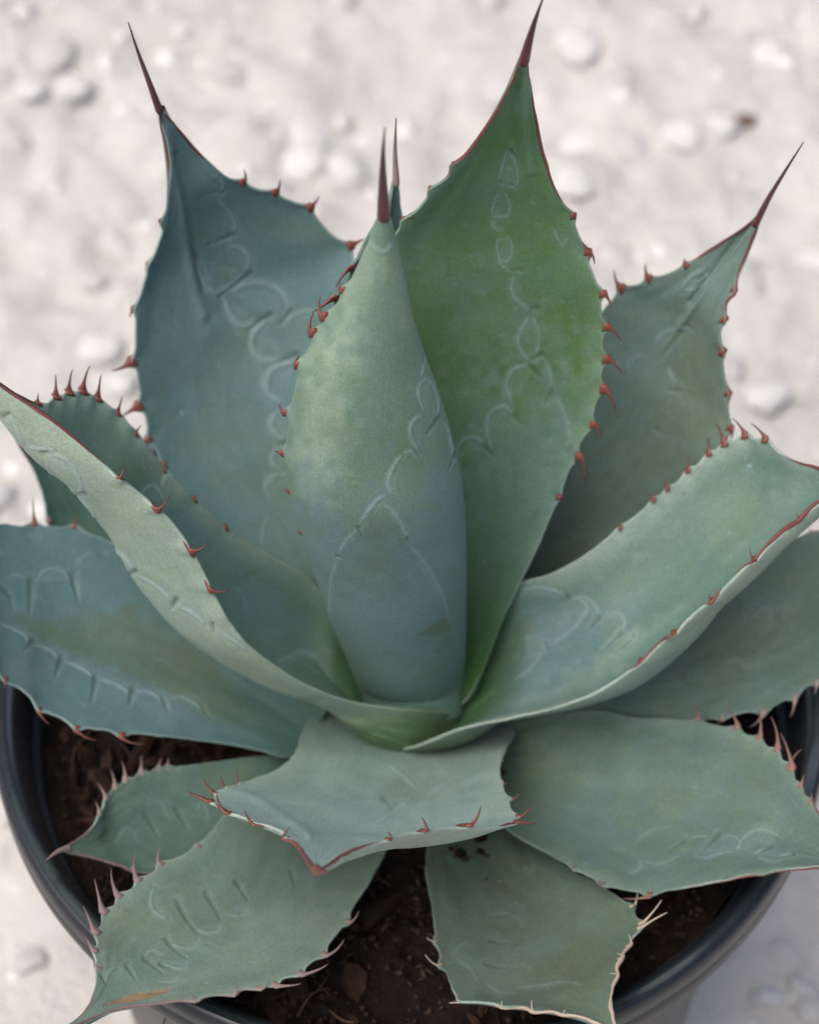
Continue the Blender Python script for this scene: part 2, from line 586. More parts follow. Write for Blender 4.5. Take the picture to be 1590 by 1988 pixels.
def smooth_line(pts):
    P = np.asarray(pts, float)
    return catmull(P, max(6, int(np.linalg.norm(np.diff(P, axis=0), axis=1).sum() / 5))) if len(P) > 2 else P


def in_poly(px, poly):
    x, y = px[:, 0], px[:, 1]
    c = np.zeros(len(px), bool)
    n = len(poly)
    for i in range(n):
        x1, y1 = poly[i]; x2, y2 = poly[(i + 1) % n]
        if y1 == y2: continue
        k = ((y1 > y) != (y2 > y)) & (x < (x2 - x1) * (y - y1) / (y2 - y1) + x1)
        c ^= k
    return c


def horn(name, C, rad, mat, parent, sides=7, flat=None, flat_k=1.0):
    V, Fs = tube(C, rad, sides, flat, flat_k)
    me = mesh_py(name, V - PLANT_ORG, Fs)
    add_attr(me, 'along', np.repeat(np.linspace(0, 1, len(C)), sides))
    return obj(name, me, mat, parent)


def leaf(L, R, sag=(0.12,), spine=None, teethL=(), teethR=(), strips=(), marks=(), marks_under=(), tone=0.3,
         roll=None, res=(120, 60, 300), thick=(0.011, 0.0048, 0.003), pale_under=0.0, pale_top=0.0, tooth_mat=None, spine_r=0.0019,
         label=None, seed=0, tooth_w=1.0, edge=1.0, power=1.8, waxzones=(), green_shade_k=1.0, strip_mat=None, wave=1.0, spine_mat=None, keel=0.0, mk=1.0, lip_light=0.0, olive=0.0, flare=2.0):
    nu, nb, nv = res
    tooth_mat = tooth_mat or M_TOOTH
    lc = catmull([at(*p) for p in L], nv, 6)
    rc = catmull([at(*p) for p in R], nv, 6)
    v = np.linspace(0, 1, nv)
    lr = np.random.default_rng(seed + 50)
    # ---- teeth sit on the rails: find where, and swell the margin there
    teeth = []
    swell = {'L': np.zeros(nv), 'R': np.zeros(nv)}
    across = norm(rc - lc)
    for side, lst, C in (('L', teethL, lc), ('R', teethR, rc)):
        cp, cz = proj(C)
        for (bx, by, tx, ty) in lst:
            i = int(np.argmin((cp[:, 0] - bx) ** 2 + (cp[:, 1] - by) ** 2))
            ln = math.hypot(tx - bx, ty - by)
            teeth.append((side, i, tx - bx, ty - by, ln))
            seglen = np.linalg.norm(C[min(i + 1, nv - 1)] - C[max(i - 1, 0)]) / (min(i + 1, nv - 1) - max(i - 1, 0))
            w = 0.0026 / max(seglen, 1e-5)
            swell[side] = np.maximum(swell[side], min(1, ln / 22) * np.exp(-((np.arange(nv) - i) / w) ** 2))
    amp = 0.0021
    jit = 0.0003 * vnoise(v * 60, v * 0 + seed, seed)[:, None]
    bumpL = amp * swell['L'][:, None] + jit; bumpR = amp * swell['R'][:, None] + jit
    mid = (lc + rc) / 2
    T = norm(np.gradient(mid, axis=0))
    half = (rc - lc) / 2
    wid = np.linalg.norm(half, axis=1, keepdims=True) * 2
    n = norm(np.cross(half, T))
    for _ in range(20): n[1:-1] = norm(0.25 * n[:-2] + 0.5 * n[1:-1] + 0.25 * n[2:])
    sg = np.interp(v, np.linspace(0, 1, len(sag)), sag)[:, None] * wid
    wav = 0.0010 * wave

    def surf(s):            # s (k,) -> (nv,k,3) rail-side surface and its normal
        s = s[None, :, None]
        if roll is None:
            P = mid[:, None] + half[:, None] * s + n[:, None] * sg[:, None] * (np.where(s < keel, (keel - s) / (1 + keel), (s - keel) / (1 - keel)) ** power - 1)
        else:
            a0, a1 = roll
            th = np.radians(a0) + (s + 1) / 2 * np.radians(a1 - a0)
            P = mid[:, None] + half[:, None] * np.sin(th) - n[:, None] * sg[:, None] * np.cos(th)
        f = fbm(s[..., 0] * 2.2 + 9, v[:, None] * 5 + seed * 3.1, seed, 3)[..., None]
        sv = s[..., 0]
        bl = np.where(sv < 0, np.abs(sv) ** 14, 0)[..., None] * bumpL[:, None]
        br = np.where(sv > 0, np.abs(sv) ** 14, 0)[..., None] * bumpR[:, None]
        P = P + across[:, None] * (br - bl)
        return P + n[:, None] * f * wav * np.minimum(1, wid[:, None] / 0.03)

    def normals(P):
        du = np.gradient(P, axis=1); dv = np.gradient(P, axis=0)
        return norm(np.cross(du, dv))

    tb, tm, tt = thick
    tv = np.interp(v, [0, 0.12, 0.5, 0.93, 1], [tb, tb * 0.8, tm, tt, min(tt, 0.0016)])
    te = np.interp(v, [0, 0.3, 1], [0.0010, 0.0006, 0.0009])

    def thickness(s):
        return te[:, None] + (tv - te)[:, None] * (1 - np.abs(s)[None] ** 2.4)

    su = np.linspace(-1, 1, nu)
    sb = np.linspace(1, -1, nb)
    Pt = surf(su); Nt = normals(Pt)
    Pb0 = surf(sb); Nb = -normals(Pb0)
    if roll is None:
        top, bot = Pt, Pb0 - Nb * thickness(sb)[..., None]
    else:                   # rails describe the outer face of a rolled leaf
        top, bot = Pt + Nt * thickness(su)[..., None], Pb0
    Vt = top.reshape(-1, 3).copy(); Vb = bot.reshape(-1, 3).copy()
    st = np.tile(su, nv); sbt = np.tile(sb, nv); vt = np.repeat(v, nu); vb = np.repeat(v, nb)
    att = {}
    for key, PV, NV, S, VV, mlist in (('t', Vt, Nt.reshape(-1, 3), st, vt, marks), ('b', Vb, -Nb.reshape(-1, 3), sbt, vb, marks_under)):
        px, _ = proj(PV)
        bloom = np.zeros(len(PV)); groove = np.zeros(len(PV)); rub = np.zeros(len(PV)); scar = np.zeros(len(PV)); wax = np.zeros(len(PV)); palz = np.zeros(len(PV))
        disp = np.zeros(len(PV))
        for m in mlist:
            kind, pts = m[0], np.asarray(m[1], float)
            w = m[2] if len(m) > 2 else {'line': 4.0, 'notch': 6.0, 'rub': 8.0, 'scar': 4.0, 'wax': 25.0, 'fold': 12.0, 'pale': 30.0}[kind]
            k = (m[3] if len(m) > 3 else 1.0) * (mk if m[0] in ('line', 'notch') else 1.0)
            lo = pts.min(0) - 3 * w - 4; hi = pts.max(0) + 3 * w + 4
            idx = np.nonzero(((px > lo) & (px < hi)).all(1))[0]
            if not len(idx): continue
            q = px[idx]
            if kind in ('line', 'notch', 'fold'):
                C = smooth_line(pts); nseg = len(C) - 1
                best = np.full(len(idx), 1e9); tpos = np.zeros(len(idx))
                for i in range(nseg):
                    d, t = seg_dist(q, C[i], C[i + 1])
                    u = d < best
                    best[u] = d[u]; tpos[u] = (i + t[u]) / nseg
                if kind == 'line':
                    ww = 0.66 * w * (0.5 + 0.45 * np.sin(np.pi * np.clip(tpos, 0.02, 0.98)))
                    ww = ww * (0.8 + 0.5 * (vnoise(q[:, 0] / 17, q[:, 1] / 17, seed) + 0.5))
                    g = np.exp(-(best / ww) ** 2)
                    e = np.clip(np.minimum(tpos, 1 - tpos) * 10, 0.25, 1)
                    bloom[idx] = np.maximum(bloom[idx], np.maximum(g * k * e, 0.34 * k * e * np.exp(-(best / (2.9 * ww)) ** 2)))
                    if len(pts) >= 4 and max(np.ptp(pts[:, 0]), np.ptp(pts[:, 1])) > 16:
                        ins = in_poly(q, pts)
                        bloom[idx] = np.maximum(bloom[idx], np.where(ins, 0.30 * k * np.clip(best / 6, 0, 1) * np.clip(0.75 + vnoise(q[:, 0] / 11, q[:, 1] / 11, 7), 0, 1), 0))
                    disp[idx] += 0.00024 * g * k * e - 0.00016 * np.exp(-((best - 2.0 * ww) / ww) ** 2) * k
                elif kind == 'notch':
                    ww = w * (1.0 - 0.85 * tpos)
                    g = np.exp(-(best / np.maximum(ww, 0.8)) ** 2)
                    groove[idx] = np.maximum(groove[idx], g * k)
                    disp[idx] -= 0.0006 * g * k
                    bloom[idx] = np.maximum(bloom[idx], 0.22 * k * np.exp(-((best - 1.9 * ww - 1) / (0.6 * ww + 1)) ** 2))
                else:
                    disp[idx] += 0.0010 * k * np.exp(-(best / w) ** 2)
                    bloom[idx] = np.maximum(bloom[idx], 0.25 * max(k, 0) * np.exp(-(best / w) ** 2))
            else:
                jq = q + np.stack([vnoise(q[:, 0] / 20, q[:, 1] / 20, 91), vnoise(q[:, 0] / 20, q[:, 1] / 20, 92)], -1) * w * 0.8
                ins = in_poly(jq, pts)
                C = np.vstack([pts, pts[:1]])
                d = np.full(len(idx), 1e9)
                for i in range(len(pts)): d = np.minimum(d, seg_dist(jq, C[i], C[i + 1])[0])
                f = np.clip(0.5 + np.where(ins, d, -d) / w, 0, 1) * k
                tgt = {'rub': rub, 'scar': scar, 'wax': wax, 'pale': palz}[kind]
                if kind in ('wax', 'pale'): tgt[idx] += f
                else: tgt[idx] = np.maximum(tgt[idx], f)
                if kind == 'scar': disp[idx] -= 0.0006 * f
        PV += NV * disp[:, None]
        edg = edge * np.clip((np.abs(S) - 0.982) / 0.016, 0, 1) * np.clip(0.55 + 1.6 * vnoise(VV * 14, S * 0 + seed, seed + 5), 0, 1)
        gshade = green_shade_k * (np.clip(1 - VV / 0.34, 0, 1) ** 1.2 * 1.15)  # base green with crevice shade painted in, fading up the leaf
        pal = np.clip((pale_under if key == 'b' else pale_top) + palz, 0, 0.9)
        att[key] = (np.full(len(PV), tone), np.clip(bloom, 0, 1), np.clip(groove, 0, 1), np.clip(rub, 0, 1), np.clip(scar, 0, 1), wax, edg, np.clip(gshade, 0, 0.85), pal, lip_light * np.clip((np.abs(S) - 0.80) / 0.17, 0, 1) ** 1.5 * np.clip((VV - 0.1) / 0.2, 0, 1), np.full(len(PV), olive))
    # ---- one closed skin: top strip + bottom strip
    W = nu + nb
    V = np.concatenate([Vt.reshape(nv, nu, 3), Vb.reshape(nv, nb, 3)], 1)
    lc = lc - across * bumpL; rc = rc + across * bumpR
    V = V.reshape(-1, 3) - PLANT_ORG
    a = (np.arange(nv - 1)[:, None] * W + np.arange(W)[None]).ravel()
    b = (np.arange(nv - 1)[:, None] * W + (np.arange(W)[None] + 1) % W).ravel()
    me = mesh_np('leaf', V, np.stack([a, b, b + W, a + W], -1))
    for k, name in enumerate(('tone', 'bloom', 'groove', 'rub', 'scar', 'wax', 'edge', 'green_shade', 'pale', 'lip_light', 'olive')):
        add_attr(me, name, np.concatenate([att['t'][k].reshape(nv, nu), att['b'][k].reshape(nv, nb)], 1).ravel())
    uv = np.zeros((nv, W, 3), np.float32)
    uv[:, :nu, 0] = su; uv[:, nu:, 0] = sb + 5; uv[..., 1] = v[:, None]; uv[..., 2] = seed
    va = me.attributes.new('leafuv', 'FLOAT_VECTOR', 'POINT'); va.data.foreach_set('vector', uv.ravel())
    lo = obj('leaf', me, M_LEAF, plant)
    if label: lo['label'] = label
    # ---- terminal spine
    if spine:
        C = catmull([at(*p) for p in spine], 22)
        tq = np.linspace(0, 1, 22)
        C = np.vstack([C[0] - (C[1] - C[0]) * 0.8, C])
        rad = np.r_[spine_r * 0.86, spine_r * 0.85 * (1 - tq) ** 1.15 + 0.00020]
        horn('terminal_spine', C, rad, spine_mat or M_SPINE, lo, 10)
    # ---- horny margin strips
    for (side, px_a, px_b, r) in strips:
        C = lc if side == 'L' else rc
        cp, _ = proj(C)
        ia = int(np.argmin(((cp - px_a) ** 2).sum(1))); ib = int(np.argmin(((cp - px_b) ** 2).sum(1)))
        if ib < ia: ia, ib = ib, ia
        if ib - ia < 4: continue
        C = C[ia:ib + 1] - n[ia:ib + 1] * (te[ia:ib + 1, None] * 0.5)
        k = np.linspace(0, 1, len(C))
        taper = np.clip(k / 0.35, 0.12, 1) if ib > nv - 6 else np.clip(np.minimum(k, 1 - k) / 0.3, 0.1, 1)
        rad = 0.62 * r * taper * (1 + 0.5 * vnoise(k * len(C) / 9, k * 0 + seed, seed))
        horn('margin_strip', C[::2] if len(C) > 12 else C, rad[::2] if len(C) > 12 else rad, strip_mat or M_STRIP, lo, 6, n[ia:ib + 1][::2] if len(C) > 12 else n[ia:ib + 1], 1.25)
    # ---- teeth
    for (side, i, dx, dy, ln) in teeth:
        C = lc if side == 'L' else rc
        outv = across[i] * (-1 if side == 'L' else 1)
        B = C[i] - n[i] * te[i] * 0.5
        _, z = proj(B[None]); sc = z[0] / FPX
        tip = B + (Rv * dx - Uv * dy) * sc
        lenm = np.linalg.norm(tip - B)
        ctrl = B + (norm(outv) * 0.20 + (tip - B) / max(lenm, 1e-6) * 0.42) * lenm + n[i] * lenm * lr.uniform(-0.04, 0.08) + T[i] * lenm * lr.uniform(-0.12, 0.06)
        q = np.linspace(0, 1, 9)[:, None]
        cv = (1 - q) ** 2 * B + 2 * q * (1 - q) * ctrl + q * q * tip
        cv = np.vstack([B - norm(outv) * 0.0018, cv])
        q1 = np.r_[0.0, q[:, 0]]
        w0 = (0.00026 + 0.060 * lenm) * tooth_w
        rad = w0 * (1 - q1) ** 0.8 + 0.00010
        tang = norm(T[i] + 0 * T[i])
        fk = 1 + flare * (1 - q1) ** 6
        horn('tooth', cv, rad, tooth_mat, lo, 6, tang, fk)
    return lo


#LEAVES-BEGIN
# every rail: (x, y in the photograph, height over the rim in m), from base to tip; L/R as seen from base to tip
# --- rolled central leaf, outer face to us
leaf(L=[(898, 1385, -.012), (903, 1300, 0), (906, 1200, .028), (906, 1100, .058), (903, 1000, .086), (893, 920, .109), (875, 840, .126), (850, 760, .144), (825, 690, .159), (806, 630, .172), (792, 570, .184), (780, 510, .196), (768, 455, .207), (757, 415, .215)],
     R=[(712, 1385, -.012), (693, 1325, -.004), (668, 1260, .014), (640, 1190, .032), (613, 1110, .056), (590, 1040, .076), (574, 980, .092), (561, 925, .107), (556, 870, .12), (563, 800, .136), (578, 730, .152), (600, 672, .164), (632, 622, .174), (660, 580, .182), (686, 535, .191), (705, 490, .2), (720, 450, .208), (734, 415, .215)],
     sag=(.42, .42, .40, .38, .38, .42, .5), roll=(-150, 92), res=(40, 190, 340), tone=.55, pale_under=.12, seed=1, mk=.95, green_shade_k=.35, lip_light=.2, thick=(.004, .003, .002),
     spine=[(745, 417, .2155), (743, 340, .232), (744, 290, .243), (747, 247, .252)], spine_r=.0020, spine_mat=M_SPINE,
     teethR=[(618, 645, 625, 605), (644, 619, 642, 581), (677, 565, 679, 548), (586, 708, 596, 688), (564, 799, 556, 781), (556, 880, 542, 875), (561, 954, 551, 950), (575, 1036, 569, 1033)],
     marks_under=[('line', [(641, 1215), (640, 1160), (646, 1110), (657, 1081)], 3), ('line', [(657, 1078), (672, 1050), (695, 1027)]), ('notch', [(695, 1024), (702, 1042)], 3),
                  ('notch', [(655, 1080), (663, 1085)], 2.5), ('line', [(697, 1020), (712, 995), (737, 968), (752, 960)]), ('line', [(703, 1014), (722, 988), (740, 977)], 2.5),
                  ('line', [(742, 977), (765, 995), (783, 1025), (792, 1048)]), ('notch', [(791, 1046), (797, 1052)], 2.5), ('line', [(793, 1056), (820, 1085), (843, 1120), (862, 1165), (872, 1210)], 3.2),
                  ('line', [(764, 960), (754, 945), (756, 925), (768, 900), (782, 882)], 5), ('line', [(782, 882), (795, 876), (806, 881), (819, 890)], 3.5), ('notch', [(806, 879), (822, 893)], 3),
                  ('line', [(814, 876), (800, 852), (797, 830), (808, 812), (824, 807)], 5), ('line', [(828, 806), (815, 775), (815, 748), (828, 736), (843, 752), (852, 790), (847, 812)], 4),
                  ('notch', [(852, 812), (828, 843)], 5), ('line', [(853, 818), (864, 822), (876, 860), (883, 900)], 4), ('notch', [(884, 880), (870, 916)], 3.5), ('line', [(818, 735), (822, 712), (828, 695)], 3),
                  ('rub', [(812, 1233), (840, 1212), (868, 1198), (878, 1222), (850, 1232)], 5, .7), ('rub', [(842, 1262), (872, 1238), (878, 1246), (850, 1268)], 5, .6), ('rub', [(744, 1262), (764, 1266), (762, 1272), (744, 1268)], 4, .5),
                  ('rub', [(660, 1085), (700, 1045), (740, 990), (780, 1030), (790, 1120), (720, 1140), (660, 1130)], 60, .45),
                  ('line', [(716, 468), (732, 486), (748, 488), (764, 468)], 7, .8), ('line', [(728, 506), (734, 520), (740, 508)], 3, .5),
                  ('wax', [(540, 1000), (930, 960), (930, 1420), (640, 1420)], 220, .7), ('wax', [(590, 700), (560, 850), (640, 980), (690, 800)], 80, .1), ('pale', [(600, 690), (650, 610), (700, 480), (725, 480), (690, 640), (665, 850), (620, 960), (575, 900)], 70, .34), ('pale', [(735, 500), (770, 500), (800, 640), (770, 640)], 40, .15)] +  # pale left strip: wax bloom plus highlight of the lit side, in colour
                 [('line', [(x, y), (x + 3, y + 4)], 4, .35) for x, y in ((618, 868), (658, 858), (670, 846), (668, 890), (683, 843), (585, 930), (671, 957), (848, 1068), (757, 766), (752, 740), (705, 885))])
# --- back half of the bud, its toothed edge peeps out left of the central leaf
leaf(L=[(730, 1350, -.005), (660, 1100, .04), (600, 900, .085), (592, 760, .12), (625, 655, .15), (655, 590, .166), (692, 520, .183), (715, 465, .195), (738, 430, .204)],
     R=[(880, 1330, -.005), (885, 1050, .05), (850, 820, .10), (800, 650, .145), (772, 530, .175), (752, 432, .204)],
     sag=(.3, .35, .35, .3), res=(40, 24, 120), tone=.4, seed=2, thick=(.005, .003, .002), teethL=[(697, 522, 671, 559), (671, 580, 630, 608)], tooth_w=.7)
# --- tall green leaf, right of centre
leaf(L=[(850, 1365, -.008), (800, 1230, .016), (762, 1050, .05), (742, 880, .083), (735, 700, .115), (745, 540, .141), (765, 459, .155), (790, 431, .16), (840, 373, .171), (905, 303, .184), (968, 212, .202), (1000, 150, .214), (1013, 112, .221)],
     R=[(880, 1380, -.010), (908, 1352, -.002), (940, 1292, .006), (975, 1205, .02), (1010, 1130, .032), (1045, 1060, .044), (1085, 965, .06), (1115, 888, .073), (1142, 830, .083), (1160, 770, .093), (1169, 700, .105), (1168, 625, .118), (1160, 560, .13), (1140, 505, .139), (1112, 432, .152), (1080, 372, .164), (1052, 290, .18), (1038, 215, .198), (1026, 150, .212), (1021, 112, .221)],
     sag=(.34, .26, .17, .12, .12, .16), res=(200, 40, 340), tone=.92, seed=3, tooth_w=.8, green_shade_k=1.0, mk=.75, lip_light=.25, spine=[(1017, 118, .221), (1028, 75, .23), (1040, 35, .239), (1056, -10, .249)], spine_r=.0017,
     teethL=[(890, 320, 912, 313), (847, 371, 868, 365), (792, 430, 819, 427)],
     teethR=[(1107, 420, 1087, 405), (1134, 488, 1142, 512), (1161, 570, 1173, 598), (1170, 637, 1195, 664), (1170, 700, 1198, 728), (1165, 756, 1185, 801), (1147, 826, 1159, 853), (1120, 888, 1128, 932), (1083, 968, 1081, 977)],
     strips=[('L', (835, 380), (1013, 112), .0008), ('R', (1108, 425), (1021, 112), .0009), ('L', (780, 445), (815, 402), .0005), ('R', (1125, 470), (1142, 512), .0008)],
     marks=[('line', [(984, 290), (975, 325), (965, 354)], 3), ('line', [(965, 355), (985, 360), (1001, 362), (1005, 337), (996, 308), (986, 292)], 3), ('notch', [(990, 292), (1010, 312)], 3), ('line', [(969, 367), (960, 395), (956, 418), (970, 420), (984, 419), (990, 402), (980, 376), (970, 366)], 3),
            ('notch', [(1002, 362), (962, 357)], 3, .6), ('line', [(956, 420), (957, 438), (968, 446), (979, 440)], 4), ('line', [(976, 451), (965, 473), (971, 502), (984, 508), (994, 488), (987, 460), (976, 451)], 3.2), ('line', [(965, 480), (972, 512), (990, 525)], 3),
            ('notch', [(1014, 523), (990, 524)], 4), ('line', [(1000, 532), (992, 556), (1000, 580), (1020, 596), (1032, 600)], 5), ('notch', [(1042, 598), (1026, 600)], 6), ('line', [(1030, 610), (1012, 640), (1005, 665), (1015, 688), (1032, 702)], 5),
            ('line', [(1032, 610), (1045, 640), (1046, 665), (1039, 690)], 3), ('notch', [(1052, 688), (1028, 699)], 5), ('line', [(1052, 690), (1065, 715), (1070, 742), (1066, 760)], 3.5), ('notch', [(1070, 757), (1058, 786)], 4), ('line', [(1074, 767), (1086, 782), (1098, 812), (1107, 852)], 3.5),
            ('line', [(1102, 874), (1110, 865), (1120, 878)], 3), ('notch', [(1108, 868), (1099, 882)], 4), ('notch', [(1030, 713), (1049, 734)], 4.5), ('line', [(1032, 717), (1012, 711), (994, 720), (983, 745), (988, 770), (998, 800)], 6),
            ('notch', [(997, 808), (1016, 826)], 4.5), ('line', [(1000, 812), (980, 790), (960, 796), (946, 815), (947, 845), (954, 874)], 6), ('notch', [(938, 866), (960, 888)], 4), ('line', [(940, 870), (930, 853), (910, 850), (893, 862), (886, 890)], 5.5), ('line', [(890, 890), (895, 915), (905, 925)], 3, .6),
            ('line', [(1074, 440), (1083, 465), (1092, 476), (1104, 458)], 3.5, .8), ('line', [(1028, 385), (1036, 395), (1043, 392)], 2.5, .7), ('fold', [(1018, 125), (1018, 190), (1022, 260), (1030, 330)], 9, .8), ('fold', [(1008, 140), (1002, 200), (994, 270)], 8, -.7),
            ('wax', [(900, 900), (1100, 700), (1140, 860), (960, 1330), (900, 1330)], 150, .36), ('wax', [(960, 1330), (1010, 1080), (1120, 880), (1150, 900), (1000, 1350)], 60, .45), ('pale', [(890, 800), (1120, 740), (1130, 870), (1020, 1040), (940, 1220), (900, 1180)], 260, .24), ('rub', [(920, 940), (1010, 900), (1040, 980), (960, 1200), (915, 1180)], 90, .3)] +  # bluer strip along the right margin: shade of the fold, put in colour
           [('line', [(x, y), (x + 5, y + 6)], 3, .4) for x, y in ((1053, 578), (1089, 582), (818, 476), (832, 482), (850, 520), (880, 560), (905, 700), (930, 720), (948, 745), (1122, 545), (1005, 640))] +
           [('line', [(x, y), (x + 14, y - 7), (x + 24, y + 5), (x + 16, y + 18), (x + 3, y + 14), (x, y)], 2, .28) for x, y in ((840, 515), (858, 545), (978, 655), (930, 700), (945, 730), (925, 745), (870, 620), (915, 500))])
# --- big blue leaf behind at left
leaf(L=[(770, 1345, -.012), (620, 1215, .002), (460, 1070, .02), (365, 965, .036), (320, 908, .045), (295, 852, .054), (277, 780, .066), (264, 690, .082), (264, 620, .094), (276, 560, .104), (297, 500, .115), (318, 440, .126), (328, 370, .139), (325, 290, .153), (312, 235, .164), (306, 208, .169)],
     R=[(800, 1320, -.008), (755, 1100, .02), (728, 850, .052), (712, 650, .078), (694, 540, .093), (680, 488, .1), (640, 452, .107), (598, 408, .116), (540, 382, .123), (480, 363, .13), (440, 346, .136), (390, 300, .146), (345, 250, .159), (312, 214, .169)],
     sag=(.30, .2, .14, .12, .13, .2), res=(180, 30, 300), tone=.10, seed=4, pale_top=.10, spine=[(309, 212, .169), (292, 165, .178), (268, 100, .188), (249, 42, .198)], spine_r=.0013,
     teethL=[(320, 430, 331, 413), (291, 513, 303, 506), (264, 598, 257, 613), (265, 698, 227, 714), (273, 785, 240, 806), (292, 852, 278, 866), (318, 905, 327, 902)],
     teethR=[(466, 358, 463, 335), (531, 377, 536, 354), (597, 405, 611, 385), (672, 484, 698, 472)],
     strips=[('L', (322, 430), (306, 208), .0008), ('R', (470, 358), (312, 214), .0008), ('L', (280, 545), (300, 490), .0006)],
     marks=[('line', [(430, 345), (433, 365), (420, 376), (396, 378)], 4, .8), ('notch', [(432, 372), (395, 380)], 4, .7), ('line', [(418, 385), (445, 410), (457, 440), (445, 462)], 5, .7), ('notch', [(452, 455), (405, 474)], 4.5, .9),
            ('line', [(387, 500), (392, 530), (405, 560), (417, 569), (435, 562), (458, 545), (476, 528)], 4.5), ('line', [(476, 528), (484, 505), (468, 482), (440, 478)], 6, .6), ('notch', [(488, 530), (424, 576)], 5, .9), ('notch', [(382, 495), (410, 570)], 6, .6),
            ('line', [(437, 575), (443, 600), (457, 626), (478, 632), (500, 622)], 9, .9), ('line', [(442, 570), (480, 551), (520, 551), (550, 570), (560, 595), (548, 622)], 8, .75), ('notch', [(526, 611), (482, 637)], 5), ('notch', [(563, 605), (540, 634)], 5, .8),
            ('line', [(518, 622), (497, 640), (488, 665), (496, 690), (518, 701), (552, 694)], 9, .9), ('line', [(550, 622), (580, 608), (605, 604), (624, 618)], 5, .7), ('notch', [(578, 688), (530, 706)], 5, .9), ('line', [(572, 703), (530, 716), (516, 742), (523, 766), (552, 786)], 9, .8),
            ('line', [(556, 792), (532, 808), (528, 828), (540, 848), (562, 856)], 8, .7), ('line', [(562, 862), (532, 878), (530, 900), (550, 915)], 7, .6), ('line', [(562, 918), (520, 932), (516, 950), (528, 968)], 7, .5), ('notch', [(560, 858), (540, 866)], 4, .7), ('line', [(520, 1000), (512, 1030), (508, 1060)], 5, .4),
            ('fold', [(322, 250), (345, 380), (360, 460), (372, 540), (395, 610)], 11, 1.0), ('fold', [(340, 300), (366, 420), (378, 490), (396, 560)], 7, -1.1), ('line', [(352, 796), (357, 806)], 4.5, 1.2),
            ('pale', [(330, 340), (365, 430), (390, 560), (400, 640), (330, 700), (300, 600), (330, 480)], 60, .16), ('wax', [(330, 480), (400, 540), (420, 660), (320, 700), (280, 620)], 70, .2), ('rub', [(420, 520), (440, 505), (455, 525), (430, 550)], 20, .35)])
# --- leaf hidden at the back, only its tip shows between the two upright leaves
leaf(L=[(770, 1250, -.005), (745, 900, .05), (712, 640, .09), (728, 520, .11), (752, 430, .13), (766, 350, .146)],
     R=[(860, 1200, 0), (885, 900, .05), (872, 640, .09), (815, 510, .11), (784, 440, .126), (771, 350, .146)],
     sag=(.2, .15, .15, .2), res=(40, 16, 120), tone=.1, seed=5, spine=[(769, 355, .146), (767, 290, .157), (769, 228, .168)], spine_r=.0012, spine_mat=M_TOOTH_OLD)
# --- right leaf behind
leaf(L=[(870, 1330, -.030), (965, 1150, .004), (1040, 960, .036), (1095, 790, .058), (1145, 650, .08), (1178, 595, .09), (1213, 565, .096), (1270, 544, .103), (1330, 516, .111), (1400, 470, .122), (1440, 446, .129), (1466, 426, .134)],
     R=[(930, 1340, -.034), (1100, 1200, -.014), (1250, 1085, .012), (1350, 982, .044), (1398, 895, .064), (1411, 842, .072), (1410, 780, .081), (1402, 715, .09), (1395, 655, .099), (1400, 612, .105), (1420, 560, .113), (1440, 512, .12), (1460, 462, .128), (1472, 428, .134)],
     sag=(.3, .24, .18, .15, .17, .24), res=(150, 30, 260), tone=.30, seed=6, olive=.5, pale_top=.14, lip_light=.25, spine=[(1468, 432, .134), (1492, 385, .144), (1525, 330, .155), (1560, 275, .166)], spine_r=.0012,
     teethL=[(1208, 563, 1197, 529), (1263, 547, 1260, 521), (1331, 517, 1332, 507)],
     teethR=[(1417, 560, 1414, 543), (1397, 615, 1389, 583), (1396, 678, 1373, 657), (1407, 760, 1404, 742), (1412, 828, 1409, 848)],
     strips=[('L', (1318, 522), (1466, 426), .0008), ('R', (1396, 660), (1472, 428), .0009), ('R', (1408, 800), (1404, 730), .0007), ('R', (1411, 850), (1411, 815), .0007)],
     marks=[('line', [(1322, 562), (1340, 537), (1365, 528), (1372, 545), (1350, 562), (1322, 562)], 6, .6), ('notch', [(1372, 528), (1352, 545)], 5, .7), ('fold', [(1462, 440), (1432, 480), (1398, 530), (1352, 590), (1322, 632)], 7, 1.0), ('fold', [(1455, 435), (1415, 485), (1375, 540), (1340, 585)], 7, -1.2),
            ('notch', [(1330, 628), (1345, 640)], 5, .7), ('line', [(1270, 672), (1285, 650), (1310, 640), (1342, 637)], 6, .5), ('notch', [(1320, 645), (1278, 700)], 5, .6), ('line', [(1297, 713), (1304, 733), (1318, 743)], 4, .9), ('notch', [(1320, 758), (1288, 755)], 4, .7),
            ('line', [(1215, 720), (1230, 695), (1260, 690)], 6, .4), ('notch', [(1272, 832), (1303, 846)], 4, .5), ('rub', [(1330, 600), (1390, 640), (1390, 800), (1300, 950), (1100, 1120), (1080, 1060), (1250, 820)], 110, .45), ('wax', [(1180, 600), (1300, 560), (1280, 680), (1170, 820)], 80, .15)])
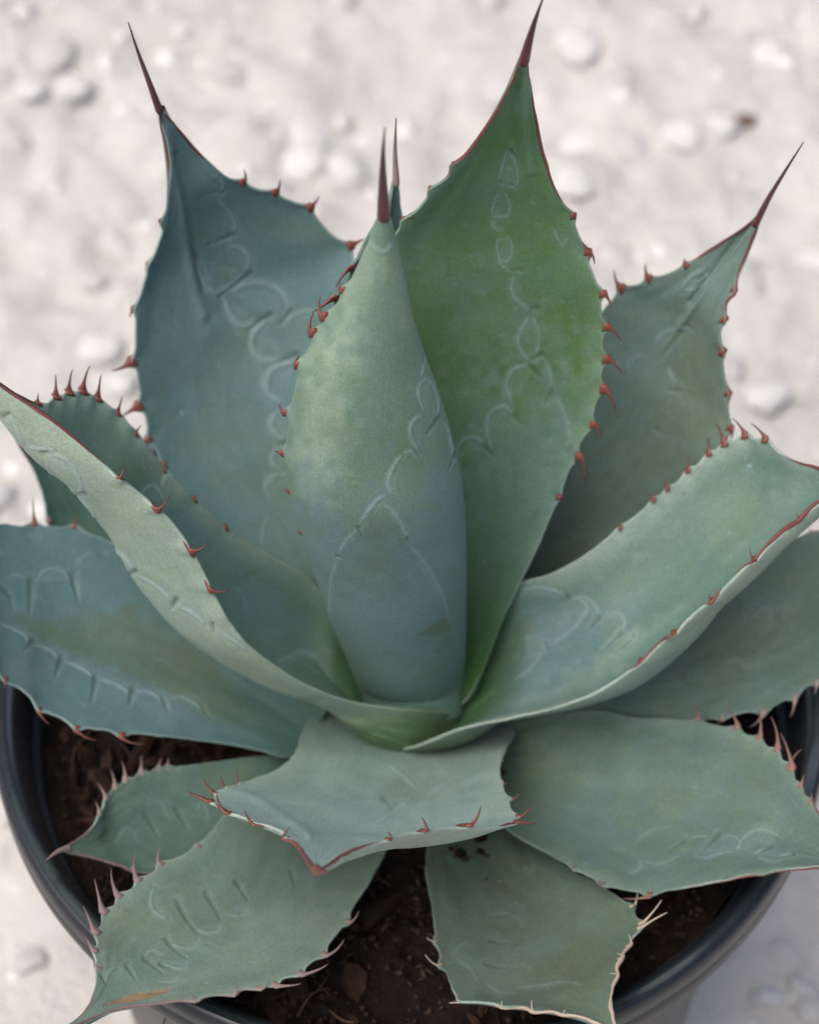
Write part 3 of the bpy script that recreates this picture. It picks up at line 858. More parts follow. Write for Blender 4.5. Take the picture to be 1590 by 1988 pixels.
# --- right arching leaf
leaf(L=[(800, 1370, -.03), (870, 1290, -.008), (945, 1200, .010), (1003, 1136, .026), (1060, 1119, .031), (1130, 1082, .04), (1200, 1026, .05), (1290, 955, .064), (1350, 905, .074), (1400, 870, .081), (1440, 853, .086), (1480, 858, .09), (1530, 890, .094), (1590, 908, .101), (1650, 928, .109), (1690, 936, .115)],
     R=[(740, 1425, -.035), (765, 1450, -.016), (800, 1449, -.005), (840, 1435, .001), (890, 1415, .005), (1000, 1392, .015), (1100, 1366, .03), (1170, 1336, .04), (1240, 1284, .05), (1300, 1227, .059), (1380, 1160, .069), (1465, 1077, .083), (1540, 1012, .095), (1590, 972, .103), (1650, 945, .111), (1690, 938, .115)],
     sag=(.22, .30, .30, .29, .28, .26), power=2.4, res=(180, 70, 320), tone=.40, green_shade_k=2.0, pale_under=.42, pale_top=.15, seed=7, tooth_w=.58, mk=.85, lip_light=1.0, thick=(.005, .0085, .003), spine=[(1688, 937, .115), (1740, 945, .128), (1790, 950, .14)],
     teethL=[(1443, 848, 1419, 818), (1482, 860, 1454, 832), (1405, 866, 1389, 828), (1373, 886, 1370, 858), (1332, 918, 1333, 897), (1296, 951, 1283, 942), (1268, 972, 1255, 965), (1202, 1024, 1195, 1017)],
     teethR=[(1550, 1000, 1546, 985), (1463, 1078, 1455, 1053), (1381, 1158, 1375, 1140), (1308, 1222, 1284, 1234), (1240, 1284, 1234, 1280)],
     strips=[('L', (1515, 880), (1690, 936), .0008), ('R', (1425, 1118), (1690, 938), .0011), ('R', (1210, 1310), (1330, 1200), .0006), ('R', (1090, 1370), (1200, 1318), .0005), ('R', (1365, 1170), (1395, 1140), .0008)],
     marks=[('line', [(1010, 1147), (1050, 1143), (1085, 1152), (1100, 1167)], 4), ('notch', [(1102, 1160), (1086, 1174)], 4), ('line', [(1100, 1170), (1116, 1162), (1136, 1172), (1138, 1184), (1122, 1208), (1095, 1234), (1062, 1257)], 3.5), ('line', [(1112, 1158), (1140, 1163), (1158, 1184), (1156, 1204)], 4, .8),
            ('notch', [(1160, 1199), (1143, 1220)], 4.5), ('line', [(1172, 1191), (1198, 1190), (1211, 1206), (1206, 1226)], 4, .9), ('notch', [(1203, 1230), (1166, 1264)], 4), ('line', [(1212, 1232), (1234, 1225), (1236, 1234), (1212, 1258)], 3.5, .8), ('notch', [(1222, 1244), (1192, 1266)], 3.5, .7), ('line', [(1056, 1262), (1030, 1296), (1000, 1320)], 3.5, .6), ('notch', [(1058, 1250), (1066, 1262)], 3),
            ('line', [(1452, 903), (1456, 909)], 6, 1.4), ('pale', [(1000, 1380), (1150, 1290), (1300, 1190), (1180, 1320), (1060, 1372)], 50, .3), ('pale', [(1060, 1130), (1250, 1000), (1300, 1010), (1120, 1130)], 60, .22), ('pale', [(1520, 900), (1590, 915), (1590, 960), (1450, 1060)], 50, .2), ('notch', [(1328, 960), (1332, 964)], 4, .8), ('wax', [(1000, 1150), (1200, 1180), (1150, 1330), (900, 1400)], 120, .35), ('rub', [(920, 1260), (1000, 1180), (1040, 1240), (940, 1380)], 60, .5)])
# --- left arching leaf, edge towards us
leaf(R=[(800, 1395, -.032), (735, 1345, -.014), (660, 1215, .012), (606, 1128, .026), (540, 1086, .036), (440, 1021, .051), (320, 910, .074), (272, 850, .086), (236, 808, .093), (200, 780, .099), (165, 762, .105), (130, 766, .109), (85, 783, .114), (45, 770, .122), (0, 743, .134), (-45, 705, .146)],
     L=[(945, 1398, -.040), (900, 1386, -.014), (860, 1381, -.001), (800, 1378, .006), (700, 1366, .014), (600, 1331, .031), (540, 1295, .043), (480, 1249, .056), (440, 1196, .067), (410, 1142, .077), (370, 1064, .092), (335, 1014, .102), (300, 979, .109), (230, 921, .12), (160, 862, .129), (90, 806, .137), (0, 748, .145), (-45, 708, .149)],
     sag=(.5, .42, .36, .34, .32, .30, .3), power=2.1, res=(150, 150, 320), tone=.42, green_shade_k=2.3, pale_under=.60, pale_top=.13, lip_light=.5, mk=1.25, seed=8, tooth_w=.8, thick=(.010, .0055, .003), spine=[(-43, 707, .147), (-80, 675, .155), (-125, 630, .165)],
     teethR=[(80, 783, 81, 765), (114, 772, 114, 731), (138, 763, 145, 720), (166, 762, 181, 713), (195, 778, 202, 732), (233, 806, 242, 775), (266, 846, 277, 832), (321, 910, 328, 904), (383, 966, 391, 961), (440, 1021, 442, 1015)],
     teethL=[(227, 920, 236, 894), (302, 981, 327, 953), (368, 1060, 402, 1041), (405, 1137, 443, 1136), (440, 1196, 437, 1191)],
     strips=[('L', (235, 925), (-45, 708), .0011), ('R', (110, 780), (-45, 705), .0008), ('L', (290, 970), (315, 995), .0012), ('L', (350, 1035), (385, 1085), .0012), ('L', (395, 1110), (415, 1155), .0011), ('L', (430, 1182), (470, 1240), .0008), ('L', (480, 1250), (545, 1298), .0005)],
     marks_under=[('line', [(48, 868), (80, 873), (112, 876)], 5), ('notch', [(82, 880), (108, 874)], 4), ('line', [(90, 888), (95, 915), (130, 950), (152, 956), (158, 944), (146, 915), (122, 890), (100, 884), (90, 888)], 4.5), ('notch', [(165, 960), (140, 955)], 4, .7), ('line', [(138, 962), (150, 985), (175, 1008), (181, 1000), (172, 984), (150, 962)], 4.5, .9),
                  ('line', [(178, 1008), (195, 1034), (215, 1058)], 5), ('line', [(214, 1062), (240, 1083), (258, 1108)], 4.5), ('notch', [(262, 1110), (243, 1116)], 5), ('line', [(262, 1117), (290, 1130), (315, 1150), (330, 1170)], 4), ('notch', [(342, 1165), (329, 1184)], 5), ('line', [(342, 1175), (370, 1190), (400, 1214)], 4), ('notch', [(412, 1212), (415, 1228)], 4),
                  ('line', [(418, 1224), (450, 1243), (482, 1266)], 3.5), ('notch', [(8, 808), (20, 800)], 5), ('line', [(20, 805), (40, 850), (48, 868)], 5, .6), ('rub', [(515, 1368), (560, 1362), (640, 1338), (650, 1350), (580, 1378)], 6, .4)],
     marks=[('line', [(275, 966), (282, 950), (298, 944), (312, 955), (322, 976)], 4, .9), ('line', [(318, 947), (320, 930), (328, 922), (337, 932)], 4, .9), ('line', [(535, 1290), (562, 1274), (592, 1266), (622, 1282)], 4, .6), ('line', [(440, 1140), (462, 1145), (476, 1170), (474, 1196)], 3, .35), ('rub', [(460, 1126), (500, 1098), (510, 1106), (475, 1130)], 6, .5),
            ('wax', [(320, 960), (480, 1080), (640, 1240), (700, 1360), (480, 1220)], 90, .28)])
# --- low blue leaf at left
leaf(R=[(640, 1370, -.012), (500, 1215, .006), (360, 1112, .018), (245, 1062, .026), (165, 1032, .032), (100, 1022, .036), (50, 1022, .039), (0, 1017, .043), (-80, 1032, .052), (-170, 1095, .064)],
     L=[(600, 1462, -.022), (556, 1470, -.018), (500, 1455, -.012), (380, 1436, -.002), (250, 1421, .008), (165, 1411, .014), (125, 1397, .017), (85, 1376, .021), (52, 1345, .026), (10, 1316, .031), (-20, 1272, .037), (-80, 1185, .05), (-170, 1102, .064)],
     sag=(.12, .10, .10, .10, .12), res=(200, 30, 300), tone=.08, seed=9, green_shade_k=.4, olive=.12, flare=1.4, tooth_w=.5, mk=.85, spine=[(-168, 1099, .064), (-230, 1100, .07), (-290, 1090, .08)],
     teethL=[(11, 1318, 11, 1331), (78, 1372, 100, 1397), (150, 1407, 191, 1426), (240, 1420, 289, 1433)], teethR=[(67, 1022, 64, 978), (143, 1027, 152, 1007)],
     marks=[('line', [(0, 1210), (30, 1222), (52, 1235), (56, 1250)], 4.5), ('notch', [(65, 1243), (48, 1263)], 5), ('line', [(66, 1252), (90, 1258), (108, 1270), (115, 1282)], 4.5), ('notch', [(120, 1277), (106, 1317)], 6), ('line', [(124, 1285), (150, 1292), (172, 1305), (181, 1314)], 4.5), ('notch', [(186, 1315), (178, 1364)], 6),
            ('line', [(192, 1319), (220, 1325), (243, 1338), (250, 1350)], 4.5), ('notch', [(258, 1340), (250, 1372)], 6), ('line', [(263, 1342), (290, 1343), (310, 1356), (318, 1368)], 4.5), ('notch', [(317, 1357), (328, 1385)], 5), ('line', [(328, 1358), (350, 1352), (378, 1364), (395, 1380)], 4.5, .7), ('notch', [(392, 1370), (405, 1392)], 4, .6),
            ('notch', [(60, 1128), (58, 1196)], 7, .9), ('notch', [(141, 1118), (152, 1168)], 7, .9), ('notch', [(2, 1142), (16, 1152), (25, 1186)], 6, .8), ('line', [(12, 1126), (30, 1116), (50, 1122)], 4, .6), ('line', [(70, 1132), (86, 1110), (106, 1104), (126, 1112), (137, 1130)], 5, .8), ('line', [(150, 1100), (165, 1080), (185, 1072)], 6, .4),
            ('wax', [(-100, 1200), (52, 1240), (120, 1275), (185, 1312), (255, 1340), (330, 1356), (430, 1420), (550, 1480), (100, 1480), (-100, 1400)], 12, .45), ('wax', [(-100, 980), (160, 1030), (230, 1080), (155, 1180), (60, 1205), (-100, 1190)], 30, .4),
            ('rub', [(-60, 1190), (120, 1200), (250, 1180), (420, 1280), (480, 1400), (330, 1350), (120, 1270), (0, 1205)], 35, .55)])
# --- low leaf at right, behind the arching one
leaf(L=[(950, 1360, -.016), (1150, 1240, .002), (1350, 1130, .018), (1500, 1062, .028), (1560, 1040, .033), (1620, 1032, .038), (1690, 1060, .048), (1750, 1110, .058)],
     R=[(1010, 1450, -.022), (1100, 1400, -.014), (1170, 1384, -.010), (1250, 1394, -.008), (1340, 1399, -.004), (1430, 1386, .002), (1500, 1370, .007), (1555, 1338, .013), (1590, 1314, .018), (1650, 1250, .032), (1710, 1175, .048), (1750, 1116, .058)],
     sag=(.12, .1, .1, .1, .12), res=(140, 24, 240), tone=.26, seed=10, green_shade_k=.4, olive=.45, flare=1.4, tooth_w=.6, spine=[(1748, 1112, .058), (1800, 1100, .066), (1850, 1080, .076)], tooth_mat=M_TOOTH_OLD,
     teethR=[(1402, 1392, 1389, 1398), (1480, 1374, 1452, 1399), (1540, 1346, 1531, 1379), (1584, 1320, 1579, 1338)], teethL=[(1575, 1037, 1570, 1030)], strips=[('L', (1540, 1045), (1640, 1040), .0006)],
     marks=[('notch', [(1420, 1150), (1440, 1175)], 8, .5), ('notch', [(1425, 1290), (1445, 1310)], 7, .45), ('notch', [(1320, 1310), (1338, 1335)], 7, .45), ('line', [(1460, 1200), (1480, 1180), (1505, 1190)], 7, .4), ('notch', [(1505, 1190), (1515, 1215)], 7, .4), ('rub', [(1300, 1290), (1450, 1190), (1600, 1150), (1600, 1220), (1400, 1330)], 80, .45)])
# --- front leaf bending towards us
leaf(R=[(650, 1350, -.028), (604, 1390, -.017), (585, 1424, -.010), (577, 1452, -.003), (552, 1484, .006), (500, 1512, .019), (448, 1531, .033), (416, 1548, .045), (425, 1565, .054), (460, 1580, .063), (500, 1597, .072), (545, 1614, .082), (573, 1636, .092), (597, 1668, .104), (611, 1690, .112)],
     L=[(990, 1375, -.028), (998, 1420, -.018), (980, 1460, -.006), (970, 1494, .007), (977, 1530, .021), (991, 1565, .036), (998, 1590, .047), (965, 1603, .056), (900, 1600, .066), (820, 1609, .077), (740, 1630, .088), (672, 1655, .1), (619, 1691, .112)],
     sag=(.07, .06, .05, .06, .09, .15), keel=-.3, power=1.8, lip_light=.8, res=(200, 70, 260), tone=.10, pale_under=.70, pale_top=.66, seed=11, green_shade_k=.4, tooth_w=.85, thick=(.012, .0042, .003), spine=[(614, 1690, .112), (624, 1694, .119), (642, 1692, .129)], spine_r=.0017, spine_mat=M_TOOTH,
     teethR=[(500, 1510, 500, 1502), (475, 1521, 474, 1493), (449, 1531, 441, 1503), (428, 1541, 409, 1513), (412, 1556, 371, 1537), (451, 1577, 434, 1540), (506, 1599, 490, 1572), (562, 1626, 577, 1603)],
     teethL=[(751, 1627, 744, 1612), (815, 1610, 805, 1584), (900, 1600, 919, 1562), (996, 1583, 1016, 1563), (994, 1594, 1027, 1597), (988, 1550, 1000, 1537), (975, 1521, 981, 1517)],
     strips=[('R', (545, 1614), (611, 1690), .0011), ('R', (485, 1590), (525, 1608), .0008), ('R', (418, 1555), (450, 1576), .0009), ('L', (735, 1632), (619, 1691), .0010), ('L', (800, 1612), (830, 1607), .0008), ('L', (885, 1602), (915, 1600), .0008), ('L', (970, 1603), (999, 1585), .0006)],
     marks=[('line', [(752, 1484), (780, 1502), (800, 1522), (812, 1532)], 5, .7), ('line', [(828, 1545), (855, 1528), (882, 1508)], 5, .6), ('notch', [(745, 1550), (765, 1572)], 5, .5), ('line', [(695, 1603), (730, 1598), (760, 1580), (795, 1552), (805, 1540)], 5, .5), ('fold', [(430, 1535), (480, 1545), (540, 1580), (600, 1625)], 10, .7),
            ('rub', [(700, 1500), (830, 1490), (900, 1530), (780, 1570)], 70, .3)])
# --- broad leaf at lower right
leaf(L=[(960, 1420, -.024), (1060, 1388, -.014), (1160, 1379, -.008), (1230, 1391, -.003), (1340, 1398, .003), (1415, 1413, .009), (1470, 1437, .014), (1508, 1465, .018), (1535, 1503, .021), (1558, 1540, .023), (1585, 1574, .026), (1640, 1630, .033), (1690, 1668, .042)],
     R=[(930, 1560, -.026), (1000, 1622, -.014), (1060, 1655, -.007), (1120, 1689, -.001), (1170, 1714, .003), (1215, 1728, .006), (1262, 1731, .008), (1330, 1722, .012), (1420, 1705, .017), (1510, 1691, .023), (1590, 1683, .03), (1690, 1673, .042)],
     sag=(.10, .09, .09, .09, .12), res=(200, 30, 280), tone=.26, seed=12, green_shade_k=.4, olive=.5, flare=1.4, lip_light=.3, tooth_w=.55, mk=.7, spine=[(1688, 1671, .042), (1750, 1670, .05), (1810, 1660, .06)],
     teethL=[(1350, 1400, 1335, 1378), (1425, 1418, 1402, 1380), (1470, 1438, 1467, 1392), (1503, 1461, 1489, 1400), (1532, 1498, 1508, 1431), (1528, 1490, 1551, 1462), (1551, 1528, 1556, 1510), (1572, 1558, 1573, 1545)],
     teethR=[(1115, 1686, 1110, 1680), (1172, 1714, 1166, 1700), (1262, 1731, 1213, 1734), (1410, 1707, 1409, 1700), (1480, 1696, 1478, 1688)], tooth_mat=spine_material('dull_horn_tooth', (0.19, 0.10, 0.08), (0.10, 0.055, 0.05), 0.6),
     strips=[('R', (1300, 1727), (1690, 1673), .0006), ('L', (1540, 1512), (1690, 1668), .0006)],
     marks=[('line', [(1238, 1667), (1243, 1685), (1218, 1698)], 4, .8), ('line', [(1245, 1672), (1280, 1676), (1325, 1658)], 3.5, .5), ('notch', [(1332, 1631), (1293, 1654)], 4, .7), ('line', [(1330, 1634), (1350, 1623), (1376, 1624)], 4, .7), ('notch', [(1394, 1621), (1360, 1656)], 4.5, .9), ('line', [(1350, 1650), (1349, 1660), (1365, 1665), (1400, 1656), (1426, 1651)], 4, .7), ('line', [(1396, 1631), (1420, 1622), (1436, 1634), (1430, 1650)], 4, .7),
            ('line', [(1432, 1656), (1440, 1630), (1465, 1611), (1490, 1612), (1515, 1624)], 4.5, .8), ('notch', [(1497, 1643), (1465, 1661)], 4, .9), ('notch', [(1540, 1657), (1503, 1670)], 4, .9), ('line', [(1468, 1664), (1500, 1671), (1540, 1662)], 4, .6), ('line', [(1230, 1640), (1262, 1612), (1310, 1603)], 6, .35), ('wax', [(1030, 1570), (1180, 1540), (1270, 1600), (1100, 1640)], 60, .3), ('rub', [(1010, 1450), (1140, 1390), (1180, 1470), (1080, 1580), (1010, 1560)], 70, .3)])
# --- small leaf low in the pot at left
leaf(R=[(640, 1460, -.034), (530, 1466, -.022), (430, 1477, -.016), (350, 1490, -.012), (300, 1499, -.009), (255, 1516, -.006), (215, 1545, -.004), (198, 1580, -.001), (178, 1610, .001), (130, 1645, .006)],
     L=[(560, 1720, -.034), (430, 1725, -.022), (310, 1698, -.012), (270, 1690, -.009), (200, 1670, -.001), (132, 1651, .006)],
     sag=(.1, .12, .12, .15), res=(120, 20, 180), tone=.36, seed=13, green_shade_k=.4, olive=.4, flare=1.4, tooth_w=.65, mk=.7, thick=(.008, .004, .0025), tooth_mat=M_TOOTH_OLD, spine_mat=M_TOOTH_OLD, spine=[(132, 1648, .006), (112, 1654, .009), (88, 1672, .010)], spine_r=.0012,
     teethR=[(277, 1508, 277, 1478), (247, 1520, 239, 1487), (227, 1535, 218, 1504), (207, 1555, 191, 1531), (196, 1584, 188, 1566), (308, 1497, 314, 1480), (326, 1494, 329, 1478)], teethL=[(258, 1688, 258, 1677)], strips=[('R', (200, 1580), (130, 1645), .0007), ('L', (300, 1696), (132, 1651), .0007)], strip_mat=M_TOOTH_OLD,
     marks=[('notch', [(282, 1580), (310, 1630)], 6, .6), ('notch', [(343, 1572), (365, 1612)], 6, .6), ('line', [(285, 1572), (300, 1555), (320, 1566), (328, 1590)], 5, .5), ('line', [(230, 1635), (238, 1615), (258, 1612), (268, 1635)], 5, .5), ('line', [(380, 1570), (395, 1560), (405, 1580), (400, 1600)], 5, .4)])
# --- front left leaf reaching over the rim
leaf(R=[(560, 1480, -.030), (450, 1568, -.010), (378, 1645, 0), (320, 1678, .005), (272, 1713, .009), (224, 1756, .012), (200, 1788, .014), (191, 1840, .017), (190, 1880, .018), (183, 1925, .02), (165, 1965, .022), (110, 2005, .026)],
     L=[(790, 1560, -.030), (750, 1650, -.016), (728, 1692, -.012), (690, 1755, -.006), (640, 1830, 0), (590, 1878, .005), (530, 1906, .008), (460, 1923, .011), (380, 1938, .014), (300, 1948, .017), (220, 1960, .020), (165, 1982, .023), (110, 2009, .026)],
     sag=(.12, .10, .09, .08, .10), res=(200, 30, 280), tone=.42, olive=.6, pale_top=.14, lip_light=.4, seed=14, green_shade_k=.4, flare=1.4, tooth_w=.6, mk=.62, tooth_mat=spine_material('grey_violet_tooth', (0.21, 0.145, 0.14), (0.11, 0.075, 0.08), 0.65), strip_mat=M_TOOTH_OLD, spine_mat=M_TOOTH_OLD, spine=[(112, 2006, .026), (70, 2030, .03), (30, 2060, .034)], spine_r=.0017,
     teethR=[(381, 1640, 382, 1632), (319, 1679, 324, 1648), (275, 1711, 272, 1663), (238, 1743, 227, 1694), (210, 1775, 195, 1714), (195, 1812, 174, 1764), (190, 1850, 173, 1822), (190, 1880, 187, 1870)],
     teethL=[(671, 1785, 686, 1762), (623, 1848, 657, 1815), (577, 1884, 626, 1863), (526, 1906, 573, 1901), (445, 1926, 447, 1903), (500, 1914, 514, 1899), (374, 1939, 364, 1923)],
     strips=[('L', (540, 1902), (110, 2009), .0007), ('R', (188, 1900), (110, 2005), .0006)],
     marks=[('notch', [(400, 1735), (415, 1760), (432, 1792)], 5.5), ('notch', [(345, 1752), (362, 1785), (388, 1818)], 5.5), ('notch', [(459, 1713), (470, 1730), (483, 1752)], 5), ('notch', [(566, 1694), (573, 1725)], 5, .8), ('line', [(300, 1722), (293, 1750), (300, 1770), (326, 1787)], 4.5), ('line', [(296, 1715), (315, 1722), (342, 1714)], 3.5, .6), ('line', [(432, 1788), (427, 1806), (405, 1811), (380, 1803)], 4.5, .9), ('line', [(388, 1815), (385, 1836), (360, 1841), (330, 1832)], 4.5, .9),
            ('line', [(484, 1754), (478, 1773), (455, 1778), (432, 1773)], 4.5, .7), ('notch', [(246, 1875), (266, 1907)], 4.5), ('notch', [(323, 1825), (340, 1845), (362, 1861)], 5), ('notch', [(281, 1862), (320, 1894)], 5), ('line', [(362, 1862), (365, 1876), (345, 1881), (315, 1870)], 4), ('notch', [(312, 1872), (342, 1884)], 4.5), ('line', [(352, 1890), (340, 1905), (308, 1905)], 4, .8), ('line', [(207, 1908), (213, 1886), (228, 1878), (242, 1886)], 4, .8), ('line', [(282, 1856), (296, 1845), (322, 1856)], 4, .8), ('line', [(300, 1835), (320, 1828), (345, 1838)], 3, .5),
            ('notch', [(196, 1893), (208, 1913)], 4, .8), ('notch', [(400, 1833), (440, 1850)], 3, .4), ('scar', [(203, 1953), (235, 1936), (285, 1924), (333, 1917), (325, 1924), (290, 1936), (240, 1947)], 5, 1.0), ('scar', [(392, 1910), (405, 1908), (403, 1913)], 3, .7), ('pale', [(520, 1760), (690, 1720), (600, 1850), (420, 1910), (280, 1930), (420, 1830)], 70, .22), ('wax', [(440, 1700), (600, 1700), (500, 1790), (400, 1790)], 60, .2),
            ('rub', [(560, 1760), (680, 1720), (600, 1850), (400, 1920), (300, 1930), (420, 1850)], 80, .2)])
# --- front right leaf
leaf(L=[(1030, 1560, -.034), (1055, 1640, -.022), (1105, 1688, -.014), (1160, 1716, -.008), (1210, 1750, -.001), (1236, 1782, .004), (1231, 1812, .008), (1206, 1850, .012), (1190, 1900, .015), (1185, 1950, .018), (1198, 2010, .022)],
     R=[(850, 1540, -.034), (830, 1640, -.026), (827, 1690, -.022), (838, 1755, -.016), (849, 1830, -.010), (866, 1885, -.004), (893, 1938, .002), (960, 1950, .006), (1050, 1960, .011), (1120, 1972, .015), (1165, 1990, .019), (1196, 2012, .022)],
     sag=(.08, .08, .10, .12, .16), res=(180, 30, 260), tone=.46, seed=15, green_shade_k=.4, olive=.75, flare=1.4, tooth_w=.32, mk=.7, tooth_mat=M_TOOTH_DRY, strip_mat=M_STRIP_OLD, spine_mat=M_TOOTH_DRY, spine=[(1196, 2008, .022), (1210, 2040, .026), (1222, 2075, .03)], spine_r=.0017,
     teethL=[(1218, 1762, 1220, 1716), (1238, 1795, 1273, 1752), (1236, 1803, 1285, 1775), (1214, 1838, 1207, 1818), (1202, 1860, 1191, 1852), (1190, 1895, 1174, 1892)],
     teethR=[(847, 1826, 835, 1818), (858, 1871, 835, 1850), (900, 1946, 881, 1947), (987, 1953, 984, 1938), (1046, 1960, 1042, 1936), (1100, 1968, 1105, 1958)],
     strips=[('L', (1238, 1795), (1198, 2010), .0010), ('R', (895, 1940), (1196, 2012), .0009)],
     marks=[('notch', [(950, 1826), (980, 1832), (1006, 1830)], 4, .6), ('notch', [(942, 1871), (975, 1880), (1002, 1878)], 4, .6), ('line', [(955, 1777), (985, 1772), (1015, 1788)], 5, .4), ('notch', [(955, 1780), (990, 1776)], 3, .4), ('line', [(880, 1858), (912, 1878), (930, 1908)], 5, .5), ('line', [(1000, 1918), (1050, 1913), (1100, 1906), (1130, 1912)], 5, .6), ('line', [(940, 1905), (970, 1925), (1005, 1928)], 5, .5),
            ('line', [(1020, 1640), (1035, 1670), (1030, 1700)], 6, .3), ('line', [(880, 1870), (885, 1845), (905, 1830), (925, 1845)], 5, .4), ('scar', [(964, 1710), (970, 1710), (968, 1716)], 3, .8), ('scar', [(1133, 1818), (1137, 1818), (1135, 1822)], 2, .8), ('rub', [(950, 1800), (1150, 1760), (1200, 1800), (1150, 1920), (950, 1930)], 90, .3)])
# --- small dark leaf at the far left, behind the arching one
leaf(L=[(340, 1230, -.022), (190, 1120, -.004), (115, 1045, .01), (95, 1010, .017), (88, 975, .023), (79, 940, .029), (63, 905, .036), (47, 876, .042), (30, 845, .048)],
     R=[(460, 1160, -.02), (320, 1030, .006), (230, 960, .018), (155, 905, .03), (95, 868, .039), (34, 842, .048)],
     sag=(.15, .15, .15, .2), res=(60, 16, 120), tone=.4, seed=16, tooth_mat=M_TOOTH_OLD, spine=[(32, 844, .048), (18, 822, .052), (5, 800, .057)], spine_r=.0013, teethL=[(94, 1010, 101, 1003)], strips=[('L', (70, 920), (30, 845), .0006)])
#LEAVES-END

# ------------------------------------------------------------------ stem under the rosette
sp = [(0.001, 0.030), (0.012, 0.028), (0.019, 0.018), (0.021, 0.006), (0.023, -0.006), (0.001, -0.008)]
stem = obj('stem', mesh_py('stem', *lathe(sp, 40)), M_LEAF, plant)
for an in ('tone', 'bloom', 'groove', 'rub', 'scar', 'wax', 'edge', 'pale', 'lip_light', 'olive'): add_attr(stem.data, an, np.full(len(stem.data.vertices), 0.3 if an == 'tone' else 0))
add_attr(stem.data, 'green_shade', np.full(len(stem.data.vertices), 0.6))

# ------------------------------------------------------------------ stones on the ground
def stone_mesh(seed, sub=3):
    import bmesh
    bm = bmesh.new()
    bmesh.ops.create_icosphere(bm, subdivisions=sub, radius=1.0)
    me = bpy.data.meshes.new('stone'); bm.to_mesh(me); bm.free()
    n = len(me.vertices)
    co = np.zeros(n * 3, np.float32); me.vertices.foreach_get('co', co); co = co.reshape(-1, 3)
    r = np.random.default_rng(seed)
    for _ in range(11):          # knock flat facets off, as on broken limestone
        d = norm(r.normal(size=3)); lim = r.uniform(0.62, 0.9)
        ex = np.clip(co @ d - lim, 0, None)
        co = co - ex[:, None] * d * 0.85
    co = co * (1 + 0.12 * fbm(co[:, 0] * 1.7 + seed, co[:, 1] * 1.7 + co[:, 2] * 1.3, seed, 3))[:, None]
    co = co * np.array([1.0, r.uniform(0.72, 0.95), r.uniform(0.5, 0.75)])
    me.vertices.foreach_set('co', co.astype(np.float32).ravel())
    me.polygons.foreach_set('use_smooth', np.ones(len(me.polygons), bool))
    me.update()
    return me


protos = [stone_mesh(s) for s in range(14)]


def ground_at(x, y):
    P = at(x, y, -POT_H)
    for _ in range(3):
        P = at(x, y, -POT_H + float(ground_z(P[0], P[1])))
    _, z = proj(P[None])
    return P, z[0] / FPX


def put_stone(px, py, rpx, mat, k, sink=0.25, flat=1.0):
    P, sc = ground_at(px, py)
    r = rpx * sc
    o = bpy.data.objects.new('stone', protos[k % len(protos)].copy())
    o.data.materials.append(mat)
    col.objects.link(o)
    o.location = P + np.array([0, 0, r * (0.55 - sink)])
    o.scale = (r, r * 1.1, r * flat)
    o.rotation_euler = (random.gauss(0, 0.15), random.gauss(0, 0.15), random.uniform(0, 6.28))
    return o


big = [
    (137, 178, 46, 'W', 'round white stone at the upper left, right of two smaller ones', 0),
    (58, 180, 38, 'W', 'white stone in the middle of the three at upper left', 1),
    (2, 150, 36, 'G', 'pale grey stone cut by the left edge of the picture', 2),
    (1128, 98, 52, 'W', 'broad pale stone right of the tallest leaf spine', 3),
    (1318, 268, 46, 'W', 'low white stone at upper right, left of its small neighbour', 4),
    (1402, 252, 34, 'W', 'small white stone beside the brown pebble', 5),
    (1447, 236, 22, 'B', 'small dark brown pebble at the upper right', 6),
    (590, 330, 48, 'W', 'white stone behind the rosette, left of the central leaf spine', 7),
    (672, 333, 42, 'W', 'white stone just left of the central leaf spine', 8),
    (1112, 362, 46, 'W', 'white stone right of the green upright leaf', 9),
    (195, 686, 44, 'W', 'flat white stone left of the big blue leaf', 10),
    (235, 745, 32, 'W', 'small white stone between two toothed leaves at left', 11),
    (1487, 778, 48, 'W', 'round bright white stone below the right leaf spine', 12),
    (1490, 1938, 36, 'W', 'pale stone at the lower right corner', 13),
    (1568, 1955, 40, 'G', 'violet-grey stone cut by the lower right corner', 3),
    (1430, 345, 30, 'G', 'pale grey stone at right below the brown pebble', 2),
    (180, 545, 34, 'G', 'faint grey stone in the sand at mid left', 5),
    (60, 1868, 34, 'G', 'pale stone at the lower left outside the pot', 9),
]
for px, py, r, m, lab, k in big:
    o = put_stone(px, py, r, {'W': M_STONE, 'G': M_STONE_GREY, 'B': M_STONE_BROWN}[m], k, sink=0.32 if m != 'G' else 0.55, flat=0.85)
    tag(o, lab, 'stone', 'stones lying on the ground')

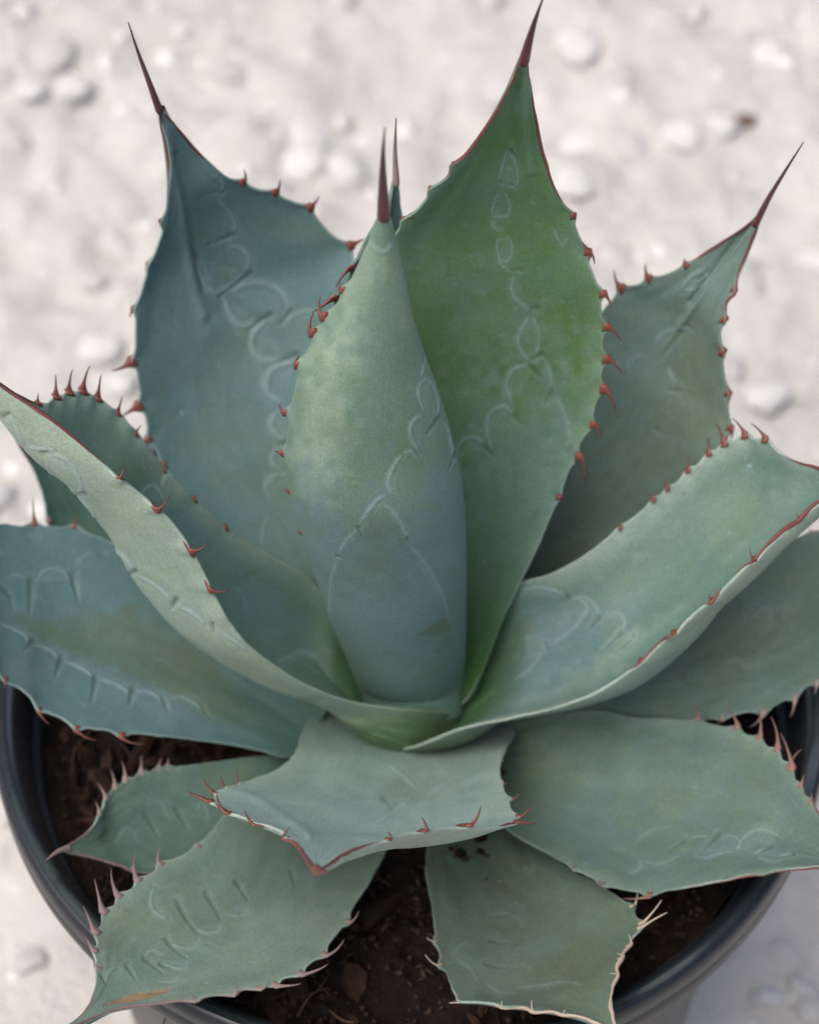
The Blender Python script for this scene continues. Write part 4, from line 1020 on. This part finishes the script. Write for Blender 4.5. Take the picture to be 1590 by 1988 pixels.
peb = [stone_mesh(100 + s, 2) for s in range(12)]
for m, mt in zip(peb, [M_STONE_GREY, M_STONE_GREY, M_STONE] * 4): m.materials.append(mt)
spots = []
while len(spots) < 1100:
    x = random.uniform(-0.42, 0.42); y = random.uniform(-0.32, 0.95)
    if math.hypot(x, y) < 0.15: continue
    spots.append((0.0035 + 0.016 * random.random() ** 3.2, x, y))
spots.sort(reverse=True)
for k, (r, x, y) in enumerate(spots[:280]):
    o = obj('pebble', peb[k % 12], None, ground)
    o.location = (x, y, float(ground_z(x, y)) - r * 0.18)
    o.scale = (r, r, r * random.uniform(0.6, 1.0))
    o.rotation_euler = (random.gauss(0, .3), random.gauss(0, .3), random.uniform(0, 6.28))
lowp = [stone_mesh(200 + s, 1) for s in range(6)]
GV = []; GF = []; base = 0
for k, (r, x, y) in enumerate(spots[280:]):
    me = lowp[k % 6]
    co = np.zeros(len(me.vertices) * 3, np.float32); me.vertices.foreach_get('co', co); co = co.reshape(-1, 3)
    a = random.uniform(0, 6.28); c_, s_ = math.cos(a), math.sin(a)
    co = np.stack([co[:, 0] * c_ - co[:, 1] * s_, co[:, 0] * s_ + co[:, 1] * c_, co[:, 2]], -1) * r
    GV.append(co + np.array([x, y, float(ground_z(x, y)) - r * 0.15]))
    GF.append(np.array([p.vertices[:] for p in me.polygons]) + base); base += len(co)
gravel = obj('gravel', mesh_np('gravel', np.vstack(GV), np.vstack(GF)), M_STONE_GREY)
tag(gravel, 'small pale gravel bedded in the ground', 'gravel', kind='stuff')

# fine grit: too many and too small to count
t0 = np.array([(1, 0, -.5), (-.5, .87, -.5), (-.5, -.87, -.5), (0.1, 0, .7)])
tf = np.array([(0, 1, 3), (1, 2, 3), (2, 0, 3), (0, 2, 1)])
N = 9000
gx_ = rng.uniform(-0.55, 0.55, N); gy_ = rng.uniform(-0.35, 1.05, N)
keep = np.hypot(gx_, gy_) > 0.13
gx_, gy_ = gx_[keep], gy_[keep]; N = len(gx_)
sz = 0.0012 + 0.0028 * rng.random(N) ** 2
ang = rng.uniform(0, 6.28, N)
ca, sa = np.cos(ang), np.sin(ang)
X = t0[None, :, 0] * ca[:, None] - t0[None, :, 1] * sa[:, None]
Y = t0[None, :, 0] * sa[:, None] + t0[None, :, 1] * ca[:, None]
V = np.stack([X, Y, np.broadcast_to(t0[None, :, 2], X.shape)], -1) * sz[:, None, None] + np.stack([gx_, gy_, ground_z(gx_, gy_)], -1)[:, None]
Fg = (tf[None] + 4 * np.arange(N)[:, None, None]).reshape(-1, 3)
grit = obj('grit', mesh_np('grit', V.reshape(-1, 3), Fg, False), M_STONE_GREY)
tag(grit, 'fine pale grit scattered over the ground', 'grit', kind='stuff')
